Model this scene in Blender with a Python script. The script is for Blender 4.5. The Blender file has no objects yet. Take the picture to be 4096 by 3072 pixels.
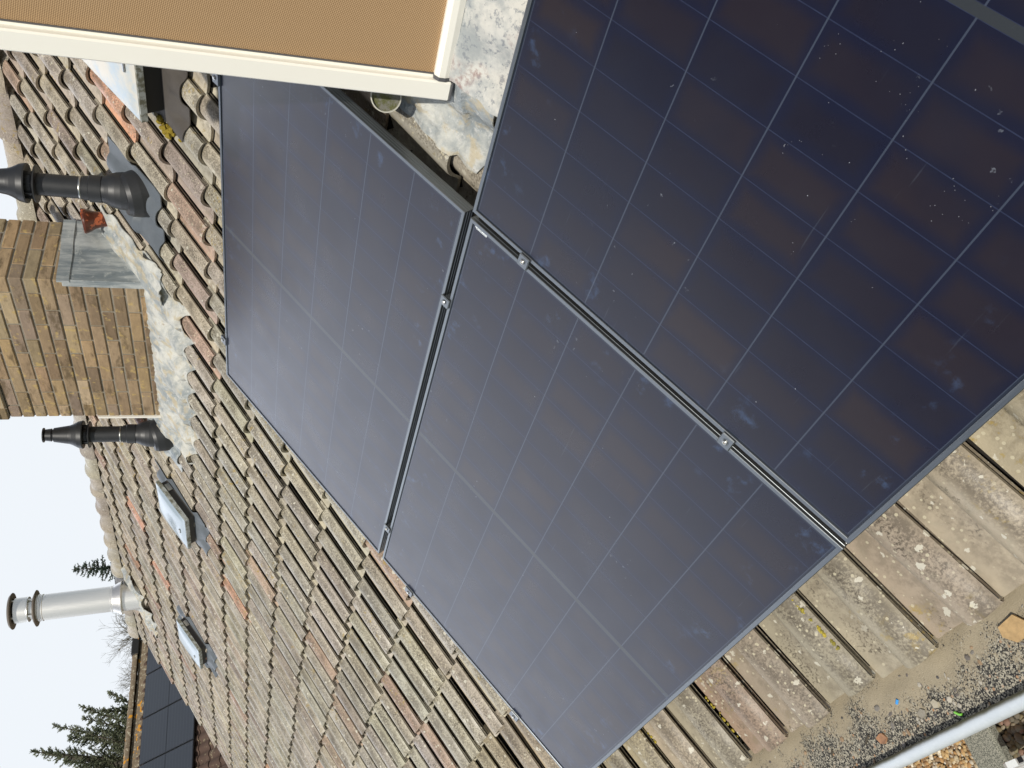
import bpy, math, random
from mathutils import Vector, Matrix, noise as mnoise
R_ = math.radians
rnd = random.Random(7)
S = bpy.context.scene
COL = S.collection

# ------------------------------------------------------------------ camera
cam = bpy.data.objects.new('camera', bpy.data.cameras.new('camera'))
COL.objects.link(cam)
cam.data.sensor_fit = 'HORIZONTAL'; cam.data.sensor_width = 36.0; cam.data.lens = 28.332
cam.data.clip_start = 0.02; cam.data.clip_end = 3000
RW = ((0.242334, -0.633369, -0.734927), (-0.196333, -0.773848, 0.602173), (-0.95012, -0.001637, -0.311881))
CW = (1.221941, -1.529759, 0.520838)
cam.matrix_world = Matrix(((RW[0][0], -RW[0][1], -RW[0][2], CW[0]), (RW[1][0], -RW[1][1], -RW[1][2], CW[1]),
                           (RW[2][0], -RW[2][1], -RW[2][2], CW[2]), (0, 0, 0, 1)))
S.camera = cam
# ------------------------------------------------------------------ light
SUN_EL, SUN_AZ = R_(42), (0.60, -0.80)            # horizontal direction towards the sun (x, y)
wd = bpy.data.worlds.new('World'); S.world = wd; wd.use_nodes = True
SKY_STRENGTH = 0.06
S.view_settings.view_transform = 'Standard'; S.view_settings.look = 'None'
S.view_settings.exposure = 0.0; S.view_settings.gamma = 1.0; S.view_settings.use_curve_mapping = False
sl = bpy.data.lights.new('sun', 'SUN'); sl.energy = 3.5; sl.angle = R_(0.9); sl.color = (1.0, 0.95, 0.86)
sun = bpy.data.objects.new('sun', sl); COL.objects.link(sun)
sd = Vector((SUN_AZ[0], SUN_AZ[1], 0)).normalized() * math.cos(SUN_EL) + Vector((0, 0, math.sin(SUN_EL)))
sun.rotation_euler = sd.to_track_quat('Z', 'Y').to_euler()

# ------------------------------------------------------------------ node helpers
def N(nt, typ, ins=None, **at):
    n = nt.nodes.new(typ)
    for k, v in at.items(): setattr(n, k, v)
    for k, v in (ins or {}).items():
        s = n.inputs[k]
        if isinstance(v, bpy.types.NodeSocket): nt.links.new(v, s)
        else:
            if s.type == 'RGBA' and not isinstance(v, float) and len(v) == 3: v = (*v, 1)
            s.default_value = v
    return n
def M(nt, op, a, b=0.0, c=0.0, clamp=False):
    return N(nt, 'ShaderNodeMath', {0: a, 1: b, 2: c}, operation=op, use_clamp=clamp).outputs[0]
def MIX(nt, f, a, b, blend='MIX'):
    return N(nt, 'ShaderNodeMix', {0: f, 6: a, 7: b}, data_type='RGBA', blend_type=blend).outputs[2]
def STEP(nt, v, lo, hi):
    return N(nt, 'ShaderNodeMapRange', {0: v, 1: lo, 2: hi, 3: 0.0, 4: 1.0}, interpolation_type='SMOOTHSTEP').outputs[0]
def NOI(nt, co, sc, det=4.0, rough=0.55):
    return N(nt, 'ShaderNodeTexNoise', {'Vector': co, 'Scale': sc, 'Detail': det, 'Roughness': rough}).outputs[0]
def VOR(nt, co, sc, feature='F1', rand=1.0):
    return N(nt, 'ShaderNodeTexVoronoi', {'Vector': co, 'Scale': sc, 'Randomness': rand}, feature=feature)
def OBJ(nt): return N(nt, 'ShaderNodeTexCoord').outputs['Object']
def SCALE(nt, v, s):
    return N(nt, 'ShaderNodeVectorMath', {0: v, 1: s}, operation='MULTIPLY').outputs[0]
def BUMP(nt, h, st=0.3, dist=0.002):
    return N(nt, 'ShaderNodeBump', {'Height': h, 'Strength': st, 'Distance': dist}).outputs[0]
def mat(name, fn=None, col=(0.5, 0.5, 0.5), rough=0.6, metal=0.0, **kw):
    m = bpy.data.materials.new(name); m.use_nodes = True
    nt = m.node_tree; b = nt.nodes['Principled BSDF']
    b.inputs['Base Color'].default_value = (*col, 1); b.inputs['Roughness'].default_value = rough
    b.inputs['Metallic'].default_value = metal
    for k, v in kw.items(): b.inputs[k.replace('_', ' ')].default_value = v
    def put(k, v): nt.links.new(v, b.inputs[k])
    if fn: fn(nt, put)
    return m
# sky: physical sky with a bright thin haze veil that is thickest near the horizon, and soft cloud patches overhead
nt = wd.node_tree; bg = nt.nodes['Background']
sky = N(nt, 'ShaderNodeTexSky', sky_type='NISHITA', sun_disc=False, sun_elevation=SUN_EL,
        sun_rotation=math.atan2(SUN_AZ[0], SUN_AZ[1]), air_density=1.0, dust_density=1.0, ozone_density=1.5)
gen = N(nt, 'ShaderNodeTexCoord').outputs['Generated']
gx, gy, el = N(nt, 'ShaderNodeSeparateXYZ', {0: gen}).outputs
k = 1.0 / SKY_STRENGTH
# a bank of bright thin cloud stands over the far (-x) side; the sky behind and overhead is clearer and deeper
w = M(nt, 'ADD', M(nt, 'MULTIPLY', gx, -1.0), M(nt, 'MULTIPLY', gy, 0.35))
w = M(nt, 'ADD', w, M(nt, 'MULTIPLY', M(nt, 'SUBTRACT', NOI(nt, SCALE(nt, gen, (1, 1, 1.3)), 3.2, 5.0, 0.55), 0.5), 0.34))
bank = STEP(nt, w, 0.37, 0.80)
zz = M(nt, 'SUBTRACT', el, M(nt, 'MULTIPLY', STEP(nt, gy, -0.1, 0.25), 0.13))
rad = M(nt, 'MULTIPLY_ADD', STEP(nt, zz, 0.15, 0.31), 1.2, 0.92)
def haze_col(r, c): return N(nt, 'ShaderNodeCombineXYZ', {i: M(nt, 'MULTIPLY', r, c[i] * k) for i in range(3)}).outputs[0]
low_haze = M(nt, 'SUBTRACT', 1.0, STEP(nt, el, 0.0, 0.62))
clear = MIX(nt, M(nt, 'MULTIPLY', low_haze, 0.85), sky.outputs[0], haze_col(0.80, (0.95, 1.0, 1.05)))
nt.links.new(MIX(nt, bank, clear, MIX(nt, STEP(nt, zz, 0.15, 0.3), haze_col(rad, (0.95, 1.0, 1.055)), haze_col(rad, (0.90, 0.955, 1.075)))), bg.inputs[0]); bg.inputs[1].default_value = SKY_STRENGTH

# ------------------------------------------------------------------ roof frame
TH = R_(32.3); CT, ST = math.cos(TH), math.sin(TH)
TV = Vector((0, CT, ST)); NV = Vector((0, -ST, CT)); XV = Vector((1, 0, 0))
def rw(s, t, n=0.0): return -s * XV + t * TV + n * NV
HX = [(0, .007), (.09, .003), (.22, 0), (.40, .002), (.44, .005), (.465, .014), (.505, .028), (.555, .041), (.62, .051), (.69, .057), (.77, .058), (.84, .056), (.90, .051), (.95, .045), (.985, .039), (1.015, .032)]
def hprof(x):
    if x <= 0: return HX[0][1]
    for (a, ha), (b, hb) in zip(HX, HX[1:]):
        if x <= b: return ha + (hb - ha) * (x - a) / (b - a)
    return HX[-1][1]
TW, TE, T0, S0, N0, LIFT = 0.2042, 0.3135, -1.383, -0.07, -0.156, 0.027
NROW = 16
def tile_n(s, t):
    j = math.floor((s - S0) / TW); x = 1 - (s - (S0 + j * TW)) / TW
    f = (t - T0) / TE; f -= math.floor(f)
    return N0 + hprof(x) + LIFT * (1 - f)

# ------------------------------------------------------------------ mesh helpers
class MB:
    def __init__(s): s.v = []; s.f = []; s.sm = []; s.c = None
    def add(s, vs, fs, smooth=False, col=None, al=None):
        o = len(s.v); s.v += [tuple(p) for p in vs]
        s.f += [tuple(i + o for i in f) for f in fs]; s.sm += [smooth] * len(fs)
        if col is not None or s.c is not None:
            if s.c is None: s.c = [(1, 1, 1, 1)] * o
            c3 = tuple(col or (1, 1, 1))
            s.c += [(*c3, a) for a in al] if al else [(*c3, 1)] * len(vs)
        return s
    def box(s, c, d, rot=None, bev=0.0, col=None):
        hx, hy, hz = d[0] / 2, d[1] / 2, d[2] / 2; c = Vector(c)
        b = min(bev, hx * .9, hy * .9, hz * .9)
        if b <= 0:
            vs = [Vector((x, y, z)) for z in (-hz, hz) for y in (-hy, hy) for x in (-hx, hx)]
            fs = [(0, 2, 3, 1), (4, 5, 7, 6), (0, 1, 5, 4), (2, 6, 7, 3), (0, 4, 6, 2), (1, 3, 7, 5)]
        else:
            vs = []; idx = {}
            for sx in (-1, 1):
                for sy in (-1, 1):
                    for sz in (-1, 1):
                        for ax in range(3):
                            p = [sx * (hx - b), sy * (hy - b), sz * (hz - b)]
                            p[ax] = (sx, sy, sz)[ax] * (hx, hy, hz)[ax]
                            idx[(sx, sy, sz, ax)] = len(vs); vs.append(Vector(p))
            g = lambda *a: idx[a]
            fs = []
            for q in (-1, 1):
                fs.append([g(q, -1, -1, 0), g(q, 1, -1, 0), g(q, 1, 1, 0), g(q, -1, 1, 0)][::q])
                fs.append([g(-1, q, -1, 1), g(-1, q, 1, 1), g(1, q, 1, 1), g(1, q, -1, 1)][::q])
                fs.append([g(-1, -1, q, 2), g(1, -1, q, 2), g(1, 1, q, 2), g(-1, 1, q, 2)][::q])
            for a in (-1, 1):
                for e in (-1, 1):
                    w = a * e
                    fs.append([g(a, e, -1, 0), g(a, e, -1, 1), g(a, e, 1, 1), g(a, e, 1, 0)][::w])
                    fs.append([g(-1, a, e, 1), g(-1, a, e, 2), g(1, a, e, 2), g(1, a, e, 1)][::w])
                    fs.append([g(a, -1, e, 2), g(a, -1, e, 0), g(a, 1, e, 0), g(a, 1, e, 2)][::w])
            for sx in (-1, 1):
                for sy in (-1, 1):
                    for sz in (-1, 1):
                        f = [g(sx, sy, sz, 0), g(sx, sy, sz, 1), g(sx, sy, sz, 2)]
                        fs.append(f[::sx * sy * sz])
        if rot is not None: vs = [rot @ p for p in vs]
        return s.add([p + c for p in vs], fs, False, col)
    def lathe(s, o, ax, prof, seg=28, sharp=True, col=None, cap=True):
        o = Vector(o); ax = Vector(ax).normalized()
        u = ax.orthogonal().normalized(); w = ax.cross(u)
        ring = lambda z, r: [o + ax * z + (u * math.cos(a) + w * math.sin(a)) * r for a in [2 * math.pi * i / seg for i in range(seg)]]
        for (z0, r0), (z1, r1) in zip(prof, prof[1:]):
            vs = ring(z0, r0) + ring(z1, r1)
            s.add(vs, [(i, (i + 1) % seg, seg + (i + 1) % seg, seg + i) for i in range(seg)], True, col)
        if cap:
            for (z, r), fl in ((prof[0], 1), (prof[-1], 0)):
                if r > 1e-4: s.add(ring(z, r), [tuple(range(seg))[::-1] if fl else tuple(range(seg))], False, col)
        return s
    def tube(s, pts, rads, seg=6, col=None):
        pts = [Vector(p) for p in pts]; rings = []
        u = None
        for i, p in enumerate(pts):
            d = (pts[min(i + 1, len(pts) - 1)] - pts[max(i - 1, 0)]).normalized()
            if u is None: u = d.orthogonal().normalized()
            u = (u - d * u.dot(d)).normalized(); w = d.cross(u)
            r = rads[i] if isinstance(rads, (list, tuple)) else rads
            rings += [p + (u * math.cos(a) + w * math.sin(a)) * r for a in [2 * math.pi * j / seg for j in range(seg)]]
        fs = [(i * seg + j, i * seg + (j + 1) % seg, (i + 1) * seg + (j + 1) % seg, (i + 1) * seg + j) for i in range(len(pts) - 1) for j in range(seg)]
        s.add(rings, fs, True, col)
        n = len(pts)
        return s.add(rings[:seg], [tuple(range(seg))[::-1]], False, col).add(rings[-seg:], [tuple(range(seg))], False, col)
    def grid(s, fn, nu, nv, smooth=True, col=None, thick=None):
        vs = [fn(i / nu, j / nv) for j in range(nv + 1) for i in range(nu + 1)]
        fs = [(j * (nu + 1) + i, j * (nu + 1) + i + 1, (j + 1) * (nu + 1) + i + 1, (j + 1) * (nu + 1) + i) for j in range(nv) for i in range(nu)]
        s.add(vs, fs, smooth, col)
        if thick is not None:
            t = Vector(thick)
            rim = [i for i in range(nu + 1)] + [j * (nu + 1) + nu for j in range(1, nv + 1)] + [nv * (nu + 1) + i for i in range(nu - 1, -1, -1)] + [j * (nu + 1) for j in range(nv - 1, 0, -1)]
            n = len(rim)
            rv = [vs[i] for i in rim] + [Vector(vs[i]) + t for i in rim]
            s.add(rv, [(i, n + i, n + (i + 1) % n, (i + 1) % n) for i in range(n)], False, col)
        return s
    def extrude(s, poly, d, col=None):
        n = len(poly); P = [Vector(p) for p in poly]; d = Vector(d)
        return s.add(P + [p + d for p in P], [tuple(range(n))[::-1], tuple(range(n, 2 * n))] + [(i, (i + 1) % n, n + (i + 1) % n, n + i) for i in range(n)], False, col)
    def build(s, name, m, parent=None, kind=None):
        me = bpy.data.meshes.new(name); me.from_pydata(s.v, [], s.f); me.update()
        me.polygons.foreach_set('use_smooth', s.sm)
        if s.c is not None:
            a = me.color_attributes.new('tint', 'FLOAT_COLOR', 'POINT')
            a.data.foreach_set('color', [x for c in s.c for x in c])
        me.materials.append(m)
        o = bpy.data.objects.new(name, me); COL.objects.link(o)
        if parent: o.parent = parent
        if kind: o['kind'] = kind
        return o
def tag(o, label, cat, group=None, kind=None):
    o['label'] = label; o['category'] = cat
    if group: o['group'] = group
    if kind: o['kind'] = kind
    return o
def empty(name, loc=(0, 0, 0), rot=(0, 0, 0)):
    o = bpy.data.objects.new(name, None); COL.objects.link(o); o.empty_display_size = .1
    o.location = loc; o.rotation_euler = rot
    return o
def copy_tree(o, parent=None):
    c = o.copy(); COL.objects.link(c)
    if parent: c.parent = parent
    for ch in o.children: copy_tree(ch, c)
    return c
def sstep(a, b, x):
    x = min(1, max(0, (x - a) / (b - a))); return x * x * (3 - 2 * x)
def nz(x, y, z=0.0): return mnoise.noise(Vector((x, y, z)))

# ------------------------------------------------------------------ materials
def f_tile(nt, put):
    co = OBJ(nt); vc = N(nt, 'ShaderNodeVertexColor', layer_name='tint'); tint = vc.outputs[0]; ax = vc.outputs[1]
    st = N(nt, 'ShaderNodeMapping', {'Vector': co, 'Rotation': (-TH, 0, 0), 'Scale': (1, .35, 1)}).outputs[0]
    n1 = NOI(nt, co, 5.0, 6.0, .6); n2 = NOI(nt, co, 150.0, 3.0, .7); n3 = NOI(nt, co, 38.0, 5.0, .7); n4 = NOI(nt, st, 16.0, 5.0, .6)
    c = MIX(nt, 1.0, tint, N(nt, 'ShaderNodeCombineColor', {0: M(nt, 'MULTIPLY_ADD', n4, .55, .70), 1: M(nt, 'MULTIPLY_ADD', n4, .55, .70), 2: M(nt, 'MULTIPLY_ADD', n4, .5, .71)}).outputs[0], 'MULTIPLY')
    c = MIX(nt, M(nt, 'MULTIPLY', STEP(nt, n3, .48, .68), .32), c, (.30, .275, .20))
    dk = M(nt, 'MULTIPLY', STEP(nt, n2, .50, .62), STEP(nt, NOI(nt, st, 11.0, 4.0, .65), .49, .66))
    c = MIX(nt, M(nt, 'MULTIPLY', dk, .80), c, (.055, .043, .028))
    c = MIX(nt, M(nt, 'MULTIPLY', STEP(nt, NOI(nt, st, 7.0, 5.0, .7), .55, .74), .4), c, (.085, .066, .04))
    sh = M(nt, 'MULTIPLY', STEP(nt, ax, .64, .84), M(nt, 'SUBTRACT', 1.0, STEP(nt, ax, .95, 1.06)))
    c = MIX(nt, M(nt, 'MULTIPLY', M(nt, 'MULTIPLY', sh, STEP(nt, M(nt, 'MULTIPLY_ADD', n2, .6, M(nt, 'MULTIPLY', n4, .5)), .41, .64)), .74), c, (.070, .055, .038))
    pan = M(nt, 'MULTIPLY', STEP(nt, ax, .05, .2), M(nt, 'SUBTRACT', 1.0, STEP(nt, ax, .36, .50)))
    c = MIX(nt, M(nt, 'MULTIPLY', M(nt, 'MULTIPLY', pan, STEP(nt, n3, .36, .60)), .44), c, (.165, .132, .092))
    yl = M(nt, 'MULTIPLY', STEP(nt, n3, .54, .66), STEP(nt, NOI(nt, co, 3.1, 3.0), .53, .64))
    c = MIX(nt, M(nt, 'MULTIPLY', yl, .75), c, (.36, .25, .05))
    v = VOR(nt, N(nt, 'ShaderNodeVectorMath', {0: co, 1: SCALE(nt, N(nt, 'ShaderNodeTexNoise', {'Vector': co, 'Scale': 55.0}).outputs[1], (.016, .016, .016))}, operation='ADD').outputs[0], 34.0)
    rc = N(nt, 'ShaderNodeSeparateColor', {0: v.outputs['Color']}).outputs
    sp = M(nt, 'MULTIPLY', M(nt, 'LESS_THAN', M(nt, 'ADD', v.outputs['Distance'], M(nt, 'MULTIPLY', M(nt, 'SUBTRACT', n2, .5), .5)), M(nt, 'MULTIPLY_ADD', rc[0], .24, .08)), M(nt, 'GREATER_THAN', rc[1], .52))
    sp = M(nt, 'MULTIPLY', sp, STEP(nt, NOI(nt, co, 2.3, 3.0), .34, .52))
    c = MIX(nt, M(nt, 'MULTIPLY', sp, .85), c, (.58, .55, .45))
    v2 = VOR(nt, co, 85.0); rc2 = N(nt, 'ShaderNodeSeparateColor', {0: v2.outputs['Color']}).outputs
    sp2 = M(nt, 'MULTIPLY', M(nt, 'LESS_THAN', v2.outputs['Distance'], .30), M(nt, 'GREATER_THAN', rc2[0], .72))
    sp2 = M(nt, 'MULTIPLY', sp2, STEP(nt, n1, .40, .54))
    c = MIX(nt, M(nt, 'MULTIPLY', sp2, .7), c, (.56, .51, .36))
    put('Base Color', c); put('Normal', BUMP(nt, M(nt, 'ADD', n2, M(nt, 'MULTIPLY', n3, 1.0)), .30, .0025))
    put('Roughness', M(nt, 'MULTIPLY_ADD', STEP(nt, n1, .35, .65), .30, .42))
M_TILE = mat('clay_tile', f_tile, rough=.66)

def f_glass(nt, put):
    co = OBJ(nt); x, y, z = N(nt, 'ShaderNodeSeparateXYZ', {0: co}).outputs
    ax = M(nt, 'SUBTRACT', M(nt, 'ABSOLUTE', x), .0080)
    PX, PY = .0952, .1825
    cx = M(nt, 'DIVIDE', ax, PX); cy = M(nt, 'DIVIDE', M(nt, 'ADD', y, PY * 3), PY)
    fx = M(nt, 'FRACT', cx); fy = M(nt, 'FRACT', cy)
    dx = M(nt, 'MULTIPLY', M(nt, 'MINIMUM', fx, M(nt, 'SUBTRACT', 1.0, fx)), PX)
    dy = M(nt, 'MULTIPLY', M(nt, 'MINIMUM', fy, M(nt, 'SUBTRACT', 1.0, fy)), PY)
    ix = M(nt, 'FLOOR', cx); iy = M(nt, 'FLOOR', cy)
    cell = N(nt, 'ShaderNodeTexWhiteNoise', {'Vector': N(nt, 'ShaderNodeCombineXYZ', {0: M(nt, 'MULTIPLY', ix, M(nt, 'SIGN', x)), 1: iy, 2: N(nt, 'ShaderNodeObjectInfo').outputs['Random']}).outputs[0]}, noise_dimensions='3D').outputs[0]
    edge = M(nt, 'MINIMUM', dx, dy)
    n1 = NOI(nt, co, 3.2, 5.0, .6)
    ce = M(nt, 'SUBTRACT', 1.0, STEP(nt, M(nt, 'ADD', edge, M(nt, 'MULTIPLY', M(nt, 'SUBTRACT', n1, .5), .05)), 0.0, .030))
    c = MIX(nt, cell, (.0068, .0062, .0150), (.0185, .0125, .0155))
    c = MIX(nt, M(nt, 'MULTIPLY', ce, .8), c, (.0050, .0066, .023))
    big = STEP(nt, NOI(nt, co, 1.5, 4.0), .50, .66)
    c = MIX(nt, M(nt, 'MULTIPLY', big, .55), c, (.0050, .0065, .019))
    lw = NOI(nt, co, 40.0, 2.0)
    c = MIX(nt, M(nt, 'MULTIPLY', M(nt, 'LESS_THAN', dx, .0009), M(nt, 'MULTIPLY_ADD', lw, .9, .25), clamp=True), c, (.026, .033, .066))
    c = MIX(nt, M(nt, 'LESS_THAN', dy, .0015), c, (.040, .050, .074))
    stripe = M(nt, 'LESS_THAN', ax, 0.0)
    bord = M(nt, 'MAXIMUM', M(nt, 'GREATER_THAN', M(nt, 'ABSOLUTE', x), .008 + PX * 9), M(nt, 'GREATER_THAN', M(nt, 'ABSOLUTE', y), PY * 3))
    c = MIX(nt, stripe, c, (.030, .034, .038)); c = MIX(nt, bord, c, (.016, .021, .034))
    # dirt: smeared hand marks along the rim, droppings, specks
    oi = N(nt, 'ShaderNodeObjectInfo').outputs['Random']
    cs = N(nt, 'ShaderNodeVectorMath', {0: co, 1: N(nt, 'ShaderNodeCombineXYZ', {0: M(nt, 'MULTIPLY', oi, 37.0), 1: M(nt, 'MULTIPLY', oi, 11.0), 2: 0.0}).outputs[0]}, operation='ADD').outputs[0]
    er = M(nt, 'MINIMUM', M(nt, 'SUBTRACT', .881, M(nt, 'ABSOLUTE', x)), M(nt, 'SUBTRACT', .5623, M(nt, 'ABSOLUTE', y)))
    rim = M(nt, 'SUBTRACT', 1.0, STEP(nt, er, .02, .17))
    sm = M(nt, 'MULTIPLY', STEP(nt, NOI(nt, cs, 14.0, 6.0, .65), .57, .74), rim)
    c = MIX(nt, M(nt, 'MULTIPLY', sm, .28), c, (.10, .19, .38))
    patch = STEP(nt, NOI(nt, cs, 2.2, 2.0), .52, .64)
    dw = N(nt, 'ShaderNodeVectorMath', {0: cs, 1: SCALE(nt, N(nt, 'ShaderNodeTexNoise', {'Vector': cs, 'Scale': 90.0}).outputs[1], (.02, .02, .02))}, operation='ADD').outputs[0]
    v = VOR(nt, dw, 42.0); rc = N(nt, 'ShaderNodeSeparateColor', {0: v.outputs['Color']}).outputs
    dr = M(nt, 'MULTIPLY', M(nt, 'LESS_THAN', v.outputs['Distance'], M(nt, 'MULTIPLY', rc[0], .20)), M(nt, 'MULTIPLY', M(nt, 'GREATER_THAN', rc[1], .55), patch))
    c = MIX(nt, M(nt, 'MULTIPLY', dr, M(nt, 'MULTIPLY', STEP(nt, NOI(nt, cs, 220.0, 2.0), .40, .62), .6)), c, (.20, .22, .25))
    v3 = VOR(nt, cs, 22.0); rc3 = N(nt, 'ShaderNodeSeparateColor', {0: v3.outputs['Color']}).outputs
    dr3 = M(nt, 'MULTIPLY', M(nt, 'LESS_THAN', v3.outputs['Distance'], .022), M(nt, 'GREATER_THAN', rc3[0], .82))
    c = MIX(nt, M(nt, 'MULTIPLY', dr3, .8), c, (.42, .45, .48))
    sc = N(nt, 'ShaderNodeMapping', {'Vector': cs, 'Rotation': (0, 0, .35), 'Scale': (1.0, 16.0, 1.0)}).outputs[0]
    c = MIX(nt, M(nt, 'MULTIPLY', STEP(nt, NOI(nt, sc, 5.0, 2.0), .70, .80), .10), c, (.22, .27, .33))
    put('Base Color', c)
    put('Roughness', M(nt, 'MULTIPLY_ADD', NOI(nt, cs, 6.0, 4.0), .14, .22))
M_GLASS = mat('panel_glass', f_glass, rough=.2, IOR=1.52)
def f_alu(nt, put):
    co = OBJ(nt); n = NOI(nt, SCALE(nt, co, (3, 60, 60)), 6.0, 3.0)
    put('Base Color', MIX(nt, n, (.17, .185, .195), (.24, .255, .265))); put('Roughness', M(nt, 'MULTIPLY_ADD', n, .2, .28))
M_FRAME = mat('anodised_frame', f_alu, rough=.38, metal=.9)
M_CLAMP = mat('clamp_metal', f_alu, rough=.35, metal=.85)
M_BOLT = mat('bolt_steel', col=(.55, .54, .50), rough=.3, metal=1.0)
M_BLACK = mat('black_rail', col=(.010, .010, .010), rough=.45)
M_LETTER = mat('white_print', col=(.85, .9, .9), rough=.5)
def f_cream(nt, put):
    co = OBJ(nt); v = VOR(nt, co, 26.0); rc = N(nt, 'ShaderNodeSeparateColor', {0: v.outputs['Color']}).outputs
    d = M(nt, 'MULTIPLY', M(nt, 'LESS_THAN', v.outputs['Distance'], .05), M(nt, 'GREATER_THAN', rc[0], .75))
    c = MIX(nt, NOI(nt, co, 6.0, 4.0), (.90, .87, .77), (.93, .91, .83))
    put('Base Color', MIX(nt, M(nt, 'MULTIPLY', d, .7), c, (.3, .28, .24)))
M_CREAM = mat('cream_coating', f_cream, rough=.35)
def f_weave(nt, put):
    co = OBJ(nt); x, y, z = N(nt, 'ShaderNodeSeparateXYZ', {0: co}).outputs
    p = .0062
    a = M(nt, 'SINE', M(nt, 'MULTIPLY', M(nt, 'ADD', x, M(nt, 'MULTIPLY', z, .55)), 2 * math.pi / p))
    b = M(nt, 'SINE', M(nt, 'MULTIPLY', M(nt, 'SUBTRACT', M(nt, 'MULTIPLY', x, .6), z), 2 * math.pi / p))
    w = M(nt, 'MULTIPLY_ADD', M(nt, 'MULTIPLY', a, b), .5, .5)
    n = NOI(nt, co, 5.0, 3.0)
    c = MIX(nt, w, (.155, .084, .036), (.63, .43, .235)); c = MIX(nt, M(nt, 'MULTIPLY', n, .3), c, (.38, .21, .08))
    put('Base Color', c); put('Normal', BUMP(nt, w, .4, .001))
M_WEAVE = mat('screen_fabric', f_weave, rough=.75)
def f_wood(nt, put):
    co = OBJ(nt); st = SCALE(nt, co, (3, 60, 60)); n = NOI(nt, st, 2.2, 5.0, .7)
    c = MIX(nt, STEP(nt, n, .50, .62), (.28, .275, .25), (.12, .115, .10)); put('Base Color', c)
M_BOARD = mat('weathered_board', f_wood, rough=.7)
M_WHITE = mat('white_paint', lambda nt, put: put('Base Color', MIX(nt, NOI(nt, OBJ(nt), 12.0, 5.0), (.72, .70, .63), (.82, .80, .74))), rough=.6)
M_SEAL = mat('grey_plastic', col=(.10, .10, .105), rough=.5)
def f_lead(nt, put):
    co = OBJ(nt); n1 = NOI(nt, co, 7.0, 6.0, .65); n2 = NOI(nt, co, 26.0, 6.0, .7); n3 = NOI(nt, N(nt, 'ShaderNodeMapping', {'Vector': co, 'Rotation': (-TH, 0, 0), 'Scale': (14, 2.0, 14)}).outputs[0], 1.6, 4.0, .6)
    c = MIX(nt, STEP(nt, n1, .38, .64), (.27, .30, .31), (.58, .575, .52))
    c = MIX(nt, M(nt, 'MULTIPLY', STEP(nt, n2, .52, .64), .8), c, (.60, .60, .57))
    c = MIX(nt, M(nt, 'MULTIPLY', STEP(nt, n3, .50, .62), .65), c, (.47, .39, .24))
    c = MIX(nt, M(nt, 'MULTIPLY', STEP(nt, n2, .60, .68), .5), c, (.20, .165, .13))
    put('Base Color', c); put('Normal', BUMP(nt, M(nt, 'ADD', n1, M(nt, 'MULTIPLY', n2, .6)), .9, .012))
M_LEAD = mat('weathered_lead', f_lead, rough=.72, metal=0.0)
def f_leadg(nt, put):
    co = OBJ(nt); n1 = NOI(nt, SCALE(nt, co, (9, 9, 1.6)), 1.5, 6.0, .65); n2 = NOI(nt, co, 20.0, 6.0, .7)
    c = MIX(nt, STEP(nt, n1, .36, .62), (.17, .20, .215), (.44, .46, .45))
    c = MIX(nt, M(nt, 'MULTIPLY', STEP(nt, n2, .52, .68), .6), c, (.55, .57, .54))
    put('Base Color', c); put('Normal', BUMP(nt, n2, .4, .004))
M_LEADG = mat('grey_lead', f_leadg, rough=.6)
def f_paintlead(nt, put):
    co = OBJ(nt); n1 = NOI(nt, co, 8.0, 6.0, .65); n2 = NOI(nt, co, 55.0, 6.0, .7); n3 = NOI(nt, co, 4.0, 3.0)
    c = MIX(nt, STEP(nt, n1, .40, .58), (.34, .36, .355), (.58, .57, .52))
    c = MIX(nt, M(nt, 'MULTIPLY', STEP(nt, n2, .54, .62), .75), c, (.20, .22, .24))
    c = MIX(nt, M(nt, 'MULTIPLY', M(nt, 'MULTIPLY', STEP(nt, n3, .52, .62), STEP(nt, n2, .42, .55)), .75), c, (.30, .19, .165))
    put('Base Color', c); put('Normal', BUMP(nt, M(nt, 'ADD', n2, n1), .6, .004))
M_PLEAD = mat('painted_lead', f_paintlead, rough=.75)
def f_brick(nt, put):
    co = OBJ(nt); tint = N(nt, 'ShaderNodeVertexColor', layer_name='tint').outputs[0]
    n1 = NOI(nt, SCALE(nt, co, (1, 1, 2.5)), 14.0, 6.0, .65); n2 = NOI(nt, co, 90.0, 4.0, .7)
    c = MIX(nt, 1.0, tint, N(nt, 'ShaderNodeCombineColor', {0: M(nt, 'MULTIPLY_ADD', n1, .9, .55), 1: M(nt, 'MULTIPLY_ADD', n1, .9, .55), 2: M(nt, 'MULTIPLY_ADD', n1, .9, .55)}).outputs[0], 'MULTIPLY')
    c = MIX(nt, M(nt, 'MULTIPLY', STEP(nt, NOI(nt, SCALE(nt, co, (1, 1, 3.0)), 5.0, 5.0, .7), .50, .66), .72), c, (.10, .068, .032))
    c = MIX(nt, M(nt, 'MULTIPLY', STEP(nt, NOI(nt, co, 22.0, 5.0, .6), .58, .66), .65), c, (.50, .36, .13))
    put('Base Color', c); put('Normal', BUMP(nt, M(nt, 'ADD', n2, n1), .5, .004))
M_BRICK = mat('yellow_brick', f_brick, rough=.9)
M_MORTAR = mat('mortar', lambda nt, put: (put('Base Color', MIX(nt, NOI(nt, OBJ(nt), 40.0, 5.0, .7), (.15, .132, .105), (.38, .34, .265))), put('Normal', BUMP(nt, NOI(nt, OBJ(nt), 120.0, 3.0), .8, .004))), rough=.95)
M_BEDMORT = mat('bedding_mortar', lambda nt, put: (put('Base Color', MIX(nt, STEP(nt, NOI(nt, OBJ(nt), 130.0, 3.0, .8), .4, .6), (.16, .14, .11), (.46, .42, .34))), put('Normal', BUMP(nt, NOI(nt, OBJ(nt), 150.0, 3.0), 1.0, .006))), rough=.95)
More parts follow.
